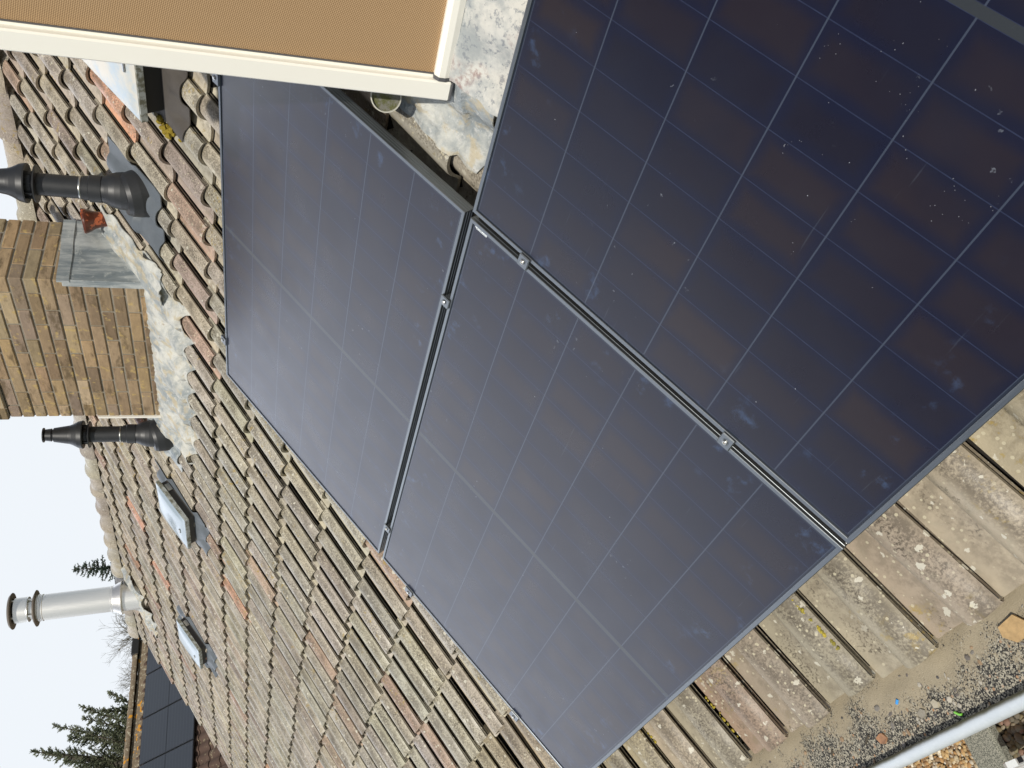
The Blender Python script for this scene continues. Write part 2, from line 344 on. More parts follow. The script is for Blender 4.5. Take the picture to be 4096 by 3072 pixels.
def f_plas(nt, put):
    co = OBJ(nt); n = NOI(nt, co, 12.0, 5.0, .6)
    put('Base Color', MIX(nt, n, (.014, .015, .016), (.030, .031, .033))); put('Roughness', M(nt, 'MULTIPLY_ADD', n, .3, .30))
M_PLASTIC = mat('black_plastic', f_plas, rough=.42)
M_SLATE = mat('grey_flashing', lambda nt, put: put('Base Color', MIX(nt, NOI(nt, OBJ(nt), 9.0, 5.0, .6), (.085, .10, .115), (.155, .175, .195))), rough=.55)
def f_steel(nt, put):
    co = OBJ(nt); n = NOI(nt, SCALE(nt, co, (30, 30, 3)), 3.0, 4.0)
    put('Base Color', MIX(nt, n, (.74, .73, .70), (.86, .85, .82))); put('Roughness', M(nt, 'MULTIPLY_ADD', n, .15, .27))
M_STEEL = mat('stainless_steel', f_steel, rough=.33, metal=.72)
M_SOOT = mat('sooty_steel', col=(.20, .17, .14), rough=.6, metal=.5)
M_ACRYL = mat('acrylic_dome', lambda nt, put: put('Base Color', MIX(nt, NOI(nt, OBJ(nt), 7.0, 5.0, .7), (.20, .26, .30), (.30, .36, .40))), rough=.14, IOR=1.49)
M_ACRYLW = mat('milky_dome', lambda nt, put: put('Base Color', MIX(nt, STEP(nt, NOI(nt, OBJ(nt), 5.0, 6.0, .7), .4, .62), (.42, .50, .56), (.62, .58, .49))), rough=.35, IOR=1.4)
M_RIMM = mat('lid_rim', lambda nt, put: put('Base Color', MIX(nt, STEP(nt, NOI(nt, OBJ(nt), 30.0, 5.0, .7), .42, .6), (.16, .155, .11), (.42, .44, .42))), rough=.6)
M_KERB = mat('dark_kerb', col=(.020, .019, .018), rough=.6)
M_KERBB = mat('brown_kerb', lambda nt, put: put('Base Color', MIX(nt, NOI(nt, OBJ(nt), 14.0, 5.0), (.055, .048, .042), (.10, .088, .076))), rough=.7)
M_TERRA = mat('glazed_terracotta', lambda nt, put: put('Base Color', MIX(nt, STEP(nt, NOI(nt, OBJ(nt), 28.0, 5.0, .6), .52, .58), (.11, .032, .018), (.46, .12, .05))), rough=.25)
def f_zinc(nt, put):
    co = OBJ(nt); n = NOI(nt, co, 45.0, 5.0, .7); gx, gy, gz = N(nt, 'ShaderNodeSeparateXYZ', {0: co}).outputs
    alg = M(nt, 'SUBTRACT', 1.0, STEP(nt, M(nt, 'ADD', gy, M(nt, 'MULTIPLY', NOI(nt, co, 16.0, 4.0), -.012)), -1.2695, -1.2600))
    c = MIX(nt, n, (.52, .57, .585), (.72, .75, .755))
    c = MIX(nt, M(nt, 'MULTIPLY', M(nt, 'SUBTRACT', 1.0, alg), .9), c, MIX(nt, n, (.10, .095, .035), (.19, .18, .085)))
    put('Base Color', c); put('Roughness', M(nt, 'MULTIPLY_ADD', n, .3, .35))
M_ZINC = mat('zinc', f_zinc, rough=.5, metal=.35)
def f_grit(nt, put):
    co = OBJ(nt); v = VOR(nt, co, 380.0); rc = N(nt, 'ShaderNodeSeparateColor', {0: v.outputs['Color']}).outputs
    v2 = VOR(nt, co, 120.0); rc2 = N(nt, 'ShaderNodeSeparateColor', {0: v2.outputs['Color']}).outputs
    gr = MIX(nt, STEP(nt, rc[0], .35, .95), (.028, .027, .025), (.46, .42, .32))
    gr = MIX(nt, M(nt, 'MULTIPLY', M(nt, 'GREATER_THAN', rc2[0], .90), M(nt, 'LESS_THAN', v2.outputs['Distance'], .38)), gr, MIX(nt, rc2[1], (.46, .42, .33), (.40, .22, .11)))
    sand = MIX(nt, NOI(nt, co, 120.0, 4.0, .8), (.30, .25, .165), (.46, .39, .27))
    gx, gy, gz = N(nt, 'ShaderNodeSeparateXYZ', {0: co}).outputs
    e = M(nt, 'ADD', STEP(nt, gy, -1.268, -1.105), M(nt, 'MULTIPLY', M(nt, 'SUBTRACT', NOI(nt, co, 13.0, 7.0, .68), .5), 2.6))
    e = M(nt, 'ADD', e, M(nt, 'MULTIPLY', M(nt, 'SUBTRACT', rc[1], .5), .45))
    c = MIX(nt, STEP(nt, e, .46, .84), gr, sand)
    put('Base Color', c); put('Normal', BUMP(nt, M(nt, 'SUBTRACT', 1.0, v.outputs['Distance']), .35, .0015))
M_GRIT = mat('grit_sediment', f_grit, rough=.95)
def f_vtint(nt, put):
    tint = N(nt, 'ShaderNodeVertexColor', layer_name='tint').outputs[0]
    n = NOI(nt, OBJ(nt), 90.0, 4.0, .7)
    put('Base Color', MIX(nt, 1.0, tint, N(nt, 'ShaderNodeCombineColor', {0: M(nt, 'MULTIPLY_ADD', n, .8, .6), 1: M(nt, 'MULTIPLY_ADD', n, .8, .6), 2: M(nt, 'MULTIPLY_ADD', n, .8, .6)}).outputs[0], 'MULTIPLY'))
M_PEB = mat('stones', f_vtint, rough=.8)
M_CONC = mat('concrete', lambda nt, put: put('Base Color', MIX(nt, STEP(nt, NOI(nt, OBJ(nt), 240.0, 2.0, .8), .42, .58), (.105, .115, .095), (.40, .40, .33))), rough=.95)
M_GROUND = mat('ground_soil', lambda nt, put: put('Base Color', MIX(nt, NOI(nt, OBJ(nt), .3, 6.0, .6), (.05, .07, .025), (.10, .11, .05))), rough=1.0)
M_FLATROOF = mat('flat_roof_felt', lambda nt, put: put('Base Color', MIX(nt, NOI(nt, OBJ(nt), 60.0, 5.0, .8), (.035, .03, .025), (.10, .085, .06))), rough=.95)
M_ALU = mat('scaffold_aluminium', lambda nt, put: put('Base Color', MIX(nt, NOI(nt, OBJ(nt), 20.0, 4.0), (.55, .54, .50), (.72, .71, .67))), rough=.4, metal=.5)
M_WALL = mat('brick_wall', lambda nt, put: put('Base Color', N(nt, 'ShaderNodeTexBrick', {'Vector': N(nt, 'ShaderNodeMapping', {'Vector': OBJ(nt), 'Rotation': (R_(90), 0, 0)}).outputs[0], 'Color1': (.24, .13, .08), 'Color2': (.30, .18, .11), 'Mortar': (.33, .30, .26), 'Scale': 4.5, 'Mortar Size': .012}).outputs[0]), rough=.9)
M_FARTILE = mat('brown_tile', lambda nt, put: (put('Base Color', MIX(nt, STEP(nt, NOI(nt, OBJ(nt), 9.0, 6.0, .7), .58, .66), MIX(nt, NOI(nt, OBJ(nt), 2.0, 5.0, .7), (.062, .036, .026), (.115, .072, .052)), (.30, .26, .16)))), rough=.9)
def f_farridge(nt, put):
    co = OBJ(nt)
    c = MIX(nt, NOI(nt, co, 12.0, 6.0, .75), (.10, .072, .045), (.27, .21, .14))
    put('Base Color', MIX(nt, STEP(nt, NOI(nt, co, 5.5, 4.0, .6), .60, .64), MIX(nt, STEP(nt, NOI(nt, co, 16.0, 4.0, .7), .56, .62), c, (.42, .38, .28)), (.60, .27, .02)))
M_FARRIDGE = mat('lichen_ridge', f_farridge, rough=.95)
def f_farpv(nt, put):
    co = OBJ(nt); x, y, z = N(nt, 'ShaderNodeSeparateXYZ', {0: co}).outputs
    l = M(nt, 'LESS_THAN', M(nt, 'ABSOLUTE', M(nt, 'SUBTRACT', M(nt, 'FRACT', M(nt, 'MULTIPLY', y, 10.0)), .5)), .06)
    l2 = M(nt, 'LESS_THAN', M(nt, 'ABSOLUTE', y), .012)
    c = MIX(nt, M(nt, 'MULTIPLY', l, .5), (.040, .047, .058), (.075, .083, .095)); put('Base Color', MIX(nt, l2, c, (.010, .012, .014)))
M_FARPV = mat('far_panel_glass', f_farpv, rough=.35, IOR=1.4)
def leafmat(name, a, b):
    m = mat(name, lambda nt, put: put('Base Color', MIX(nt, NOI(nt, OBJ(nt), 1.6, 4.0, .7), a, b)), rough=.8)
    nt = m.node_tree; p = nt.nodes['Principled BSDF']
    tr = N(nt, 'ShaderNodeBsdfTranslucent', {0: MIX(nt, NOI(nt, OBJ(nt), 1.6, 4.0, .7), a, b)})
    mx = N(nt, 'ShaderNodeMixShader', {0: .45, 1: p.outputs[0], 2: tr.outputs[0]})
    nt.links.new(mx.outputs[0], nt.nodes['Material Output'].inputs['Surface'])
    return m
M_CONIF = leafmat('conifer_foliage', (.17, .195, .115), (.29, .31, .20))  # foliage colour raised to stand in for pale distant haze
M_SPRUCE = leafmat('spruce_foliage', (.07, .105, .08), (.14, .18, .13))
M_BARK = leafmat('bark', (.10, .085, .065), (.17, .15, .11))
M_TWIG = leafmat('twig', (.20, .17, .11), (.30, .26, .17))
M_DECK = mat('roof_underlay', col=(.02, .017, .014), rough=1.0)

# ------------------------------------------------------------------ tile roof
def tile_color(s, t, r):
    u = r.random()
    if u < .018: c = (.37, .21, .14)
    elif u < .055: c = (.285, .205, .155)
    elif u < .12: c = (.240, .200, .165)
    elif u < .58: c = (.290, .264, .205)
    else: c = (.268, .247, .206)
    k = r.uniform(1.46, 1.98)
    if t < -.8 and u < .055: c = (.25, .20, .165)
    if t < -.8: c = tuple(a * b for a, b in zip(c, (.84, .79, .70)))
    if t > 1.2: c = tuple(a * b for a, b in zip(c, (1.05, 1.02, 1.04)))
    return tuple(a * k * r.uniform(.97, 1.03) for a in c)
def tiles(mb, org, sv, tv, nv, s_lo, s_hi, t0, nrow, w, e, prof, lift, n0, colf, seed, thick=.017, xs=None, skip=None):
    """sv points to the left (far) side; each tile's roll is on its right side"""
    r = random.Random(seed); xs = xs or [p[0] for p in prof]
    hp = dict(prof)
    nc = int(round((s_hi - s_lo) / w))
    for k in range(nrow):
        for j in range(nc):
            sr = s_lo + j * w; tb = t0 + k * e
            if skip and skip(sr + w / 2, tb + e / 2): continue
            a = r.gauss(0, .0036); js = r.gauss(0, .0017); jt = r.gauss(0, .0052) - (.02 if r.random() < .012 else 0); jn = r.gauss(0, .0020); tw = r.gauss(0, .006)
            top = e + .05
            def P(x, t, dn):
                s_ = sr + (1 - x) * w + js + a * (t / e)
                n_ = n0 + hp[x] + lift * (1 - t / e) + dn + jn + tw * (x - .5) * .35
                return org + sv * s_ + tv * (tb + t + jt) + nv * n_
            col = colf(sr, tb, r)
            m = len(xs); vs = []
            for t, dn in ((0, -.0035), (.005, 0), (e * .5, 0), (top, 0)): vs += [P(x, t, dn) for x in xs]
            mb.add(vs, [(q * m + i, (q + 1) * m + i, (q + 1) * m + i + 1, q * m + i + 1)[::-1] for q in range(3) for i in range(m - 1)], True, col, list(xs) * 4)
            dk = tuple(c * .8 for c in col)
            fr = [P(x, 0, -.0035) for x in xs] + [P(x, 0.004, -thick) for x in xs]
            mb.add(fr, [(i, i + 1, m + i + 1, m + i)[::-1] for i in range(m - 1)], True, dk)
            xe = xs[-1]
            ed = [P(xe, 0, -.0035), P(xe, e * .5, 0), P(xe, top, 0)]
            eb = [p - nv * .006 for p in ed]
            mb.add(ed + eb, [(0, 1, 4, 3), (1, 2, 5, 4)], False, tuple(c * .5 for c in col))  # edge wall colour darkened to deepen the shade of the joint crevice
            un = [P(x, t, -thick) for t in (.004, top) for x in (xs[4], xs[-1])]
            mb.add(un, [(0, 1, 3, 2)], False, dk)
house = tag(empty('terraced_house', (0, 0, 0)), 'house whose weathered clay pantile roof fills the view below the ridge', 'house')
ORG = Vector((0, 0, 0)); SV = Vector((-1, 0, 0))
S_LO = S0 - 14 * TW; S_HI = S0 + 46.5 * TW
S_HI = S_LO + round((S_HI - S_LO) / TW) * TW
mb = MB()
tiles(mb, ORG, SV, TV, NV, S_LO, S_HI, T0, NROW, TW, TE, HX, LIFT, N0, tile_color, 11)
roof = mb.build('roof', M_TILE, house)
RT = T0 + NROW * TE                                   # ridge position along the slope
ridge_p = rw(0, RT, -.115); RY, RZ = ridge_p.y, ridge_p.z
dk = MB()
a, b = S_LO, S_HI - .03
dk.extrude([rw(a, T0 + .05, -.155), rw(b, T0 + .05, -.155), rw(b, RT, -.155), rw(a, RT, -.155)], NV * -.02)
bk = Vector((0, CT, -ST))
p0, p1 = rw(a, RT, -.13), rw(b, RT, -.13)
dk.extrude([p0, p1, p1 + bk * 5.2, p0 + bk * 5.2][::-1], (0, -.02, -.03))
dk.build('roof_underlay', M_DECK, roof)
# back slope covering
mb = MB()
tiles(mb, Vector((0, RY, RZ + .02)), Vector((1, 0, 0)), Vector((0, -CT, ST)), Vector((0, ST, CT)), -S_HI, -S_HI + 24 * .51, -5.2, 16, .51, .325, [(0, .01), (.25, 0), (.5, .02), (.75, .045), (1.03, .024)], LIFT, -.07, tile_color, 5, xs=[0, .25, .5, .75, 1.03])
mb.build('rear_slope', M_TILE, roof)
# ridge caps and the mortar under them
mb = MB(); mm = MB()
xr = -S_HI; r2 = random.Random(3); i = 0
while xr < -S_LO:
    L = .33; zc = RZ - .025 + r2.gauss(0, .004); col = tile_color(0, 3, random.Random(i + 40)); col = tuple(c * .95 for c in col); tl = r2.gauss(0, .004)
    def rf(u, v, x0=xr, zc=zc, tl=tl):
        ang = math.pi * (v * 1.0); rr = .098 + .010 * (1 - u) + (.014 if u < .12 else 0) + (.006 if .12 <= u < .2 else 0)
        return Vector((x0 - .015 + u * (L + .03), RY - math.cos(ang) * rr * 1.12, zc + math.sin(ang) * rr * 1.05 + tl * u))
    mb.grid(rf, 10, 14, True, col, thick=(0, 0, -.012))
    xr += L; i += 1
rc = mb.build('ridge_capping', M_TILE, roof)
def mf(u, v):
    x = -S_HI + u * (S_HI - S_LO); s = -x
    t = RT - .03 - .10 * v
    k = .5 + .5 * nz(x * 3, 1.7)
    n = max(tile_n(s, min(t, RT - .002)) , -.13) + .012
    if v < .5: t = RT - .02 - .10 * v * (1 + .6 * k); n = -.075 + .02 * (1 - v)
    else: t = RT - .07 - (v - .5) * .14 * k; n = tile_n(s, t) + .004 - (.02 if v > .95 else 0)
    return rw(s, t, n + .006 * nz(x * 12, v * 5))
mm.grid(mf, 420, 8, True); mm.build('ridge_mortar', M_BEDMORT, roof)
# verge boards, walls, gutter
mb = MB()
q = -S_HI - .012
mb.extrude([(q, -1.05, -.92), (q, -1.05, -.80), (q, RY, RZ - .03), (q, RY, RZ - .16)], (.03, 0, 0)); mb.build('verge_board', M_BOARD, house)
mb = MB(); GZ = -5.2
x0, x1 = -S_HI + .08, -S_LO
for y in (-.72, 6.6): mb.box(((x0 + x1) / 2, y, (GZ - .99) / 2), (x1 - x0, .12, -.99 - GZ))
mb.extrude([(x0, -.66, GZ), (x0, 6.54, GZ), (x0, 6.54, -.95), (x0, RY, RZ - .25), (x0, -.66, -.95)], (.11, 0, 0))
mb.build('wall', M_WALL, house)
mb = MB()
g0, g1 = -S_HI, -S_LO
mb.extrude([(g0, -1.262, -.872), (g0, -1.258, -.872), (g0, -1.238, -.985), (g0, -1.07, -.985), (g0, -1.03, -.92), (g0, -1.03, -.926), (g0, -1.066, -.992), (g0, -1.244, -.992)], (g1 - g0, 0, 0))
gut = mb.build('gutter', M_ZINC, house)
mb = MB(); mb.tube([(g0 + (g1 - g0) * i / 40, -1.2665 + .0008 * nz(i * .7, 3), -.864 + .0008 * nz(i * .6, 9)) for i in range(41)], .0152, 20); mb.build('gutter_bead', M_ZINC, gut)
mb = MB(); mb.box(((g0 + g1) / 2, -.87, -1.0), (g1 - g0, .36, .018)); mb.build('soffit', M_WHITE, house)
# ------------------------------------------------------------------ chimney
CX0, CX1, CY0, CY1 = -3.106, -1.974, 1.759, 2.203
ch = MB(); ZB, CH = .80, .0655
def bricks(mb, x0, x1, y0, y1, z0, n, seed, odd=0):
    r = random.Random(seed); L, J = .222, .011
    for k in range(n):
        z = z0 + k * CH + CH / 2
        for side in range(4):
            ev = (k + odd) % 2 == 0; off = 0 if ev == (side < 2) else .108
            ln = ((x1 - x0) if side < 2 else (y1 - y0)) - 2 * off
            p = 0; L = ln / max(1, round(ln / .222)) + 1e-5
            while p < ln - .02:
                a, b = p + (J / 2 if p > .01 else 0), (p + L - J / 2 if p + L < ln - .01 else ln)
                if b - a > .03:
                    m = (a + b) / 2; d = b - a; pr = r.gauss(0, .0016)
                    base = r.choice([(.33, .238, .142), (.29, .205, .118), (.235, .165, .10), (.38, .29, .18), (.28, .21, .15), (.35, .245, .13)])
                    kk = r.uniform(.8, 1.2); c = tuple(q * kk * r.uniform(.97, 1.03) for q in base)
                    h = CH - .009 + r.gauss(0, .001)
                    if side == 0: o, dim = (x0 + off + m, y0 + .05 - pr, z), (d, .10, h)
                    elif side == 1: o, dim = (x0 + off + m, y1 - .05 + pr, z), (d, .10, h)
                    elif side == 2: o, dim = (x0 + .05 - pr, y0 + off + m, z), (.10, d, h)
                    else: o, dim = (x1 - .05 + pr, y0 + off + m, z), (.10, d, h)
                    mb.box(o, dim, Matrix.Rotation(r.gauss(0, .006), 3, 'Z'), .004, c)
                p += L
NB = 16
bricks(ch, CX0, CX1, CY0, CY1, ZB, NB, 5)
zt = ZB + NB * CH
bricks(ch, CX0 - .012, CX1 + .012, CY0 - .014, CY1 + .014, zt, 1, 6, 1)
bricks(ch, CX0 - .04, CX1 + .04, CY0 - .045, CY1 + .045, zt + CH, 2, 7)
bricks(ch, CX0 - .012, CX1 + .012, CY0 - .014, CY1 + .014, zt + 3 * CH, 4, 8)
chim = ch.build('chimney', M_BRICK, house)
mo = MB()
cx, cy = (CX0 + CX1) / 2, (CY0 + CY1) / 2
mo.box((cx, cy, ZB + NB * CH / 2), (CX1 - CX0 - .014, CY1 - CY0 - .014, NB * CH - .004))
mo.box((cx, cy, zt + CH * .5), (CX1 - CX0 + .010, CY1 - CY0 + .012, CH - .002))
mo.box((cx, cy, zt + CH * 2), (CX1 - CX0 + .062, CY1 - CY0 + .074, CH * 2 - .003))
mo.box((cx, cy, zt + CH * 5), (CX1 - CX0 + .006, CY1 - CY0 + .008, CH * 4 - .003))
mo.box((cx, cy, zt + CH * 7.3), (CX1 - CX0 + .08, CY1 - CY0 + .08, .05), None, .008)
mo.build('mortar_joints', M_MORTAR, chim)
# lead sheet on the near side of the stack, with its folded top strip and front return
ld = MB()
def tz(y): return (y + .0) * math.tan(TH) + .0    # roof plane (n=0) height at y
xl = CX1 + .006
def leadside(u, v):
    y = CY0 - .012 + u * (CY1 - CY0 + .02); zt_ = 1.405 + .025 * u; zb = .995 + u * .285
    return Vector((xl + .003 * nz(y * 9, v * 7) + (.010 * sstep(.85, 1, 1 - v)), y, zb + (zt_ - zb) * v))
ld.grid(leadside, 24, 20, True, thick=(-.008, 0, 0))
def leadtop(u, v):
    y = CY0 - .016 + u * (CY1 - CY0 + .024); z = 1.372 + .025 * u + v * .058
    return Vector((xl + .006 + .003 * nz(y * 8, 4.4) , y, z + .004 * nz(y * 7, 2)))
ld.grid(leadtop, 24, 4, True, thick=(-.012, 0, 0))
ld.box((CX1 - .012, CY0 - .006, 1.20), (.045, .010, .42), None, .003)
ld.build('lead_flashing', M_LEADG, chim)
# small white lead strip on the far arris
mb = MB(); mb.box((CX0 - .004, CY0 + .008, 1.19), (.012, .04, .38), None, .002); mb.build('corner_strip', M_WHITE, chim)
# apron dressed over the tiles
def drape(s, t, k, up):     # k 0 = free upper edge, 1 = dressed to the tiles
    a = [max(tile_n(s + ds, t + dt) for dt in (-.012, 0, .012)) for ds in (-.018, -.009, 0, .009, .018)]
    return up * (1 - k) + (max(a[2], sum(a) / 5) * .5 + max(a) * .5 + .006) * k
ap = MB()
def low(s): return 1.695 + .035 * math.sin((s - S0) / TW * 2 * math.pi + 1.0) + .05 * nz(s * 2.1, 4.2) - .03 * sstep(2.2, 2.6, s) + .06 * sstep(2.7, 3.1, s) * 0
def apf(u, v):
    s = 1.77 + u * 1.55; tt = 2.045; tb = low(s)
    if s < 1.95: tb = 1.70 + .18 * sstep(1.95, 1.77, s)
    if s > 3.1: tb = low(s) + (s - 3.1) * .55; tt = 2.045 + (s - 3.1) * .35
    t = tt + (tb - tt) * v; k = sstep(.15, .75, v)
    return rw(s, t, drape(s, t, k, -.064) + .011 * abs(nz(s * 9 + t * 5, t * 9)) - .003 + .006 * nz(s * 28, t * 24) + .003 * nz(s * 60, t * 55))
ap.grid(apf, 200, 36, True, thick=-NV * .004)
def apn(u, v):
    s = 1.985 - v * .21; t = 1.86 + u * .60
    k = sstep(.2, .9, v)
    return rw(s, t, drape(s, t, k * .9, -.058) + .012 * nz(s * 14, t * 9) + (.014 if .38 < v < .52 else 0))
ap.grid(apn, 44, 14, True, thick=-NV * .004)
ap.build('apron_flashing', M_LEAD, chim)
# ------------------------------------------------------------------ dormer
DX0, DX1, DY, DZT = .165, 2.75, .27, 1.42
dm = MB()
def ry(z): return (z + .06) / math.tan(TH) + .1
dm.box(((DX0 + DX1) / 2, DY + .03, (DZT + .02) / 2), (DX1 - DX0, .05, DZT - .02))
for xx in (DX0, DX1 - .05):
    dm.extrude([(xx, DY + .055, -.02), (xx, DY + .055, DZT), (xx, ry(DZT), DZT), (xx, DY + .1, -.02)], (.05, 0, 0))
dorm = dm.build('dormer', M_WHITE, house)
mb = MB(); mb.box(((DX0 + DX1) / 2, (DY + ry(DZT)) / 2 - .06, DZT + .05), (DX1 - DX0 + .2, ry(DZT) - DY + .25, .10), None, .01); mb.build('flat_roof', M_SEAL, dorm)
mb = MB(); mb.box(((DX0 + DX1) / 2 - .002, DY - .016, .050), (DX1 - DX0 + .004, .034, .050), None, .004)
mb.box((DX0 + .04, DY - .034, .048), (.078, .006, .052), None, .002)
mb.build('sill_board', M_BOARD, dorm)
mb = MB(); mb.box(((DX0 + DX1) / 2 + .05, DY - .004, .006), (DX1 - DX0 - .1, .014, .036), None, .003); mb.build('lower_trim', M_WHITE, dorm)
# lead dressed below the dormer
la = MB()
def la1(u, v):
    s = -.045 - u * .30; tt = .40 if s > -.16 else .318
    tt = .318 + .10 * sstep(-.19, -.14, s); tb = .085 - .02 * u + .012 * nz(s * 20, 1)
    t = tt + (tb - tt) * v; k = sstep(.1, .95, v)
    e = max(0, (s + .10) / .055)
    return rw(s, t, drape(s, t, max(k * .8, e), -.075) + .013 * nz(s * 12 + t * 6, t * 12) + .006 * nz(s * 32, t * 30) + .002 * nz(s * 70, t * 66))
la.grid(la1, 70, 60, True, thick=-NV * .004)
la.build('lead_apron', M_LEAD, dorm)
lb = MB()
def la2(u, v):
    s = -.235 - u * 2.3 + .02 * nz(v * 5, 3); tt = .285; tb = -.02 + .02 * nz(s * 8, 1)
    t = tt + (tb - tt) * v; k = sstep(.2, .9, v)
    return rw(s, t, drape(s, t, k * .75, -.062) + .008 + .008 * nz(s * 12, t * 12) + .003 * nz(s * 45, t * 40))
lb.grid(la2, 150, 22, True, thick=-NV * .005)
lb.build('painted_apron', M_PLEAD, dorm)
# sun screen on the dormer window (guide rails, hem bar, fabric)
scr = tag(empty('sun_screen', (DX0, DY - .05, .06)), 'roll-down sun screen of tan woven fabric in a cream frame', 'sun screen')
def place(o, par):
    o.matrix_parent_inverse = Matrix.Translation(-Vector(par.location)); return o
FY = .20
mb = MB(); mb.box((.2105, FY + .022, .88), (.049, .044, 1.64), None, .004); mb.box((.2375, FY + .030, .90), (.006, .020, 1.60)); place(mb.build('guide_rail', M_CREAM, scr), scr)
mb = MB(); mb.box((DX1 - .03, FY + .022, .88), (.049, .044, 1.64), None, .004); place(mb.build('guide_rail', M_CREAM, scr), scr)
mb = MB()
mb.extrude([(.243, FY + .030, .104), (.243, FY + .012, .104), (.243, FY + .001, .094), (.243, FY + .001, .080), (.243, FY + .006, .066), (.243, FY + .030, .066)], (DX1 - .055 - .243 - .0, 0, 0))
mb.build('hem_bar', M_CREAM, scr); place(scr.children[-1], scr)
mb = MB(); mb.extrude([(.2365, FY + .032, .1045), (.2365, FY + .010, .1055), (.2365, FY - .001, .095), (.2365, FY - .001, .079), (.2365, FY + .006, .0645), (.2365, FY + .032, .0645)], (.0085, 0, 0))
mb.box((.210, FY + .022, .0585), (.0485, .043, .004), None, .001); place(mb.build('end_cap', M_SEAL, scr), scr)
mb = MB(); mb.box((.2425, FY + .0215, .9), (.003, .003, 1.592)); place(mb.build('shadow_strip', M_SEAL, scr), scr)  # dark strip standing in for the shadow line between rail and fabric
mb = MB(); mb.box(((.241 + DX1 - .055) / 2, FY + .024, .9), (DX1 - .055 - .241, .0012, 1.595)); place(mb.build('fabric', M_WEAVE, scr), scr)
mb = MB(); mb.box(((DX0 + DX1) / 2, FY + .02, 1.73), (DX1 - DX0 + .02, .10, .11), None, .02); place(mb.build('cassette', M_CREAM, scr), scr)
# drain pipe stub beside the dormer
dp = MB(); o = Vector((.120, .30, .193)); axd = Vector((.35, -.80, .12)).normalized()
dp.lathe(o + axd * -.16, axd, [(0, .0385), (.16, .0385)], 32, cap=False)
dp.lathe(o, axd, [(0, .0385), (.0005, .0355), (-.008, .0352)], 32, cap=False)
M_DRAIN = mat('mossy_drain', lambda nt, put: put('Base Color', MIX(nt, STEP(nt, NOI(nt, OBJ(nt), 40.0, 5.0, .7), .42, .58), (.16, .155, .13), (.085, .088, .025))), rough=.85)
dpo = dp.build('drain_pipe', mat('pale_pvc', lambda nt, put: put('Base Color', MIX(nt, NOI(nt, OBJ(nt), 40.0, 4.0), (.36, .35, .30), (.60, .58, .50))), rough=.6))
tag(dpo, 'short round pipe end with mossy cover beside the sun screen', 'drain pipe')
mb = MB(); mb.lathe(o, axd, [(-.012, .0352), (-.0075, .0352)], 32); mb.build('pipe_cover', M_DRAIN, dpo)
# ------------------------------------------------------------------ skylights
def skylight(s0, s1, t0, t1, top, kerbm, domem, wing, bulge=.016):
    """s0 near, s1 far, t0 low, t1 high"""
    ke = MB(); nb = -.15
    for (a, b, c_, d) in ((s0 + .02, s1 - .02, t0 + .02, t0 + .045), (s0 + .02, s1 - .02, t1 - .045, t1 - .02), (s0 + .02, s0 + .045, t0 + .0455, t1 - .0455), (s1 - .045, s1 - .02, t0 + .0455, t1 - .0455)):
        ke.extrude([rw(a, c_, nb), rw(a, d, nb), rw(b, d, nb), rw(b, c_, nb)], NV * (top - .028 - nb))
    sk = ke.build('skylight', kerbm, house)
    fr = MB()
    w = .034
    for (a, b, c_, d) in ((s0, s1, t0, t0 + w), (s0, s1, t1 - w, t1), (s0, s0 + w, t0 + w, t1 - w), (s1 - w, s1, t0 + w, t1 - w)):
        fr.extrude([rw(a, c_, top - .026), rw(a, d, top - .026), rw(b, d, top - .026), rw(b, c_, top - .026)], NV * .026)
    fr.build('lid_frame', M_RIMM, sk)
    do = MB()
    def df(u, v):
        b = (1 - abs(2 * u - 1) ** 3.2) * (1 - abs(2 * v - 1) ** 3.2)
        return rw(s0 + .006 + u * (s1 - s0 - .012), t0 + .006 + v * (t1 - t0 - .012), top + .0025 + bulge * b + (.004 if max(abs(2 * u - 1), abs(2 * v - 1)) < .84 else 0))
    do.grid(df, 24, 24, True, thick=-NV * .006); do.build('dome', domem, sk)
    hg = MB()
    hg.box(rw((s0 + s1) / 2, t0 + .06, top + bulge * .5 + .012), (.05, .014, .008), Matrix.Rotation(TH, 3, 'X'), .003)
    hg.build('handle', M_BOLT, sk); hg = MB()
    hg.box(rw(s1 - .03, t1 - .10, top - .05), (.012, .05, .03), Matrix.Rotation(TH, 3, 'X'), .002); hg.build('hinge', M_BOLT, sk); hg = MB(); hg.box(rw(s0 + .014, t1 - .08, top - .05), (.012, .06, .034), Matrix.Rotation(TH, 3, 'X'), .002)
    hg.build('hinge', M_BOLT, sk)
    fl = MB()
    e0, e1, f0, f1 = s0 - wing, s1 + wing, t0 - .13, t1 + .13
    def ff(u, v):
        s = e0 + u * (e1 - e0); t = f0 + v * (f1 - f0)
        ins = min(s - s0, s1 - s, t - t0, t1 - t)
        k = sstep(.0, -.06, ins)
        return rw(s, t, max(drape(s, t, 1, 0), -.108) * k + (1 - k) * -.085 + .002)
    fl.grid(ff, 48, 34, True, thick=-NV * .004); fl.build('flashing', M_SLATE if kerbm is not M_KERB else M_KERBB, sk)
    return sk
sk1 = skylight(.353, .770, 1.670, 2.162, .02, M_KERB, M_ACRYLW, .03, .014); sk1['label'] = 'milky weathered dome on a black kerb'
sk2 = skylight(3.918, 4.314, 1.737, 2.124, -.01, M_KERBB, M_ACRYL, .06)
sk3 = skylight(6.206, 6.633, 1.749, 2.129, -.01, M_KERBB, M_ACRYL, .06)
mo = MB(); r2 = random.Random(4)
